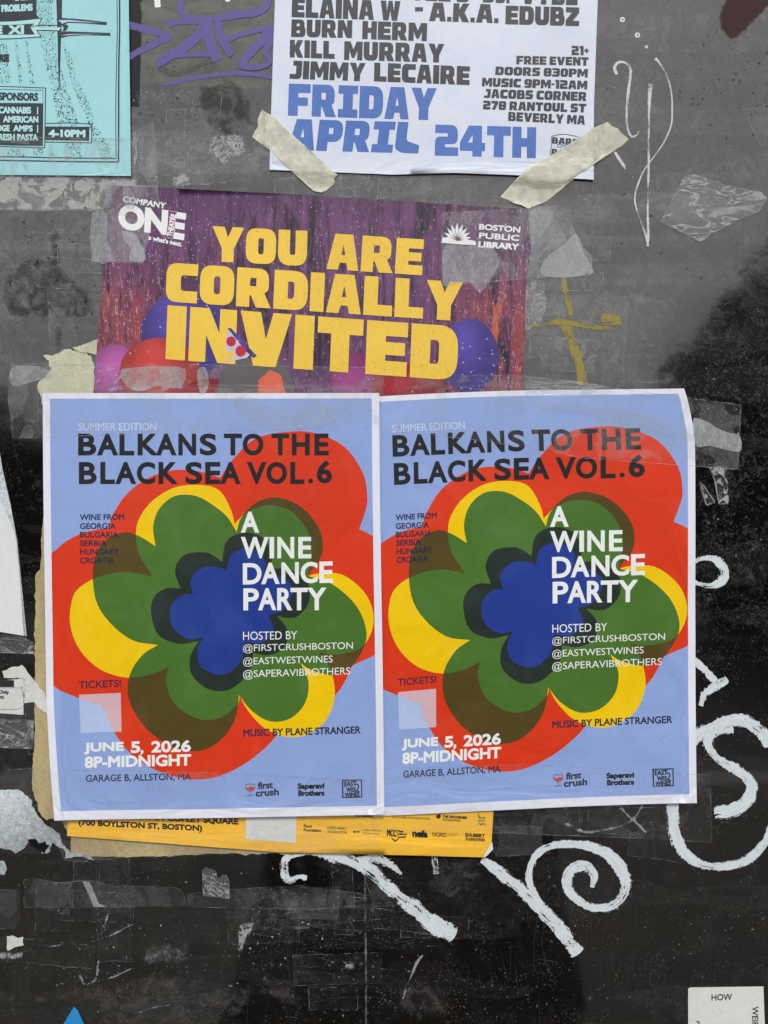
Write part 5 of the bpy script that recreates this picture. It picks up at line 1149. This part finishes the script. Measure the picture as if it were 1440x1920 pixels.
traces('old_tape_traces', 'faint overlapping outlines of old tape on the upper grey glass', [(340, 290, 80, 40, 5), (720, 352, 160, 8, 4), (90, 560, 70, 80, 3), (1100, 660, 90, 50, 5), (1060, 480, 30, 60, 3)], M['trace'], M['rimc'], 8)
m_f1 = simple('pale_fleck', (.30, .30, .29, 1), .8, .3, 60); m_f2 = simple('grey_fleck', (.10, .10, .098, 1), .8, .4, 60); m_f3 = simple('black_fleck', (.008, .008, .008, 1), .7); m_f4 = simple('brown_fleck', (.03, .027, .024, 1), .8)
crumbs('pale_crumbs', 'tiny pale crumbs of paste scattered over the lower black glass', [(700, 1760, 420, 90, 420), (620, 1800, 60, 60, 90), (260, 1840, 160, 40, 240), (850, 1870, 120, 30, 160), (1360, 1000, 50, 160, 120), (30, 1400, 40, 60, 80), (1340, 1640, 70, 120, 50), (1180, 1820, 150, 60, 80)], m_f2, .4, 2.2, seed=2)
crumbs('pale_crumbs', 'brighter flecks of paper stuck on the lower black glass', [(620, 1790, 80, 70, 18), (170, 1700, 120, 60, 30), (480, 1770, 60, 60, 20), (1000, 1780, 260, 80, 26), (400, 1640, 60, 20, 16), (1340, 760, 40, 40, 16)], m_f1, .5, 2.4, seed=3)
crumbs('dark_flecks', 'dark chips in the grey film on the upper glass', [(330, 210, 90, 60, 90), (120, 520, 80, 60, 160), (1200, 420, 130, 140, 120), (1380, 160, 60, 60, 200), (60, 470, 50, 50, 60)], m_f3, .5, 2.6, seed=4)
crumbs('pale_crumbs', 'light speckles of paste on the upper grey film', [(60, 520, 40, 25, 120), (300, 180, 50, 10, 90), (420, 270, 30, 25, 60), (1250, 300, 110, 140, 70), (120, 360, 90, 16, 120), (1010, 420, 50, 40, 40), (1090, 350, 20, 18, 30)], m_f1, .4, 1.6, seed=5)
fibres('paste_fibres', 'thin curling paste fibres on the crusted right side of the glass', [(1370, 900, 45, 150, 420), (1260, 640, 70, 60, 100), (1350, 1200, 60, 50, 50)], m_f2, 8, .6, seed=6)
fibres('paste_fibres', 'fine pale scratches over the lower black glass', [(720, 1780, 460, 90, 90), (620, 1800, 50, 80, 20), (1200, 1760, 150, 90, 50), (180, 1760, 110, 70, 40)], m_f2, 9, .6, seed=7)
fibres('scratches', 'long faint horizontal scratches near the bottom seam', [(620, 1810, 60, 60, 18), (820, 1840, 120, 50, 6)], m_f2, 50, .5, seed=8, ang=.03)
fibres('scratches', 'long faint upright scratches at the bottom', [(1100, 1720, 180, 90, 40), (560, 1800, 200, 80, 14), (160, 1680, 100, 20, 30)], m_f4, 90, .8, seed=9, ang=1.57)
# masking tape
def masking(label, loop, seed):
    hf = on(over(2), .5)
    o = patch('masking_tape', loop, hf, M['mask'], None, 7); return thing(o, label, 'tape', 'strips of masking tape')
M['mask'] = (lambda: (lambda t: (t.bsdf(t.mix(t.ramp(t.noise(18, 5, .65, off=2, sx=1, sy=1), .35, .7), rgb(226, 225, 204), rgb(196, 195, 176)), .55, t.bump(t.noise(12, 5, .6, off=4, dist=1), 1.2, .6), .3, t.ramp(t.noise(40, 4, .6, off=6.0), .35, .65, .68, .88)), t.m)[1])(N('pale_masking_tape')))()
masking('pale masking tape on the lower left corner of the white flyer', [(491, 206), (499, 212), (511, 218), (560, 264), (633, 329), (626, 336), (628, 343), (618, 352), (611, 358), (602, 362), (588, 359), (540, 316), (510, 286), (490, 270), (473, 257), (478, 246), (484, 238), (483, 224)], 1)
masking('pale masking tape on the lower right corner of the white flyer', [(1139, 229), (1147, 237), (1158, 241), (1166, 250), (1179, 261), (1165, 274), (1100, 318), (1024, 378), (1000, 388), (990, 393), (978, 386), (962, 382), (950, 374), (938, 369), (960, 345), (984, 320), (1050, 282), (1113, 241)], 2)
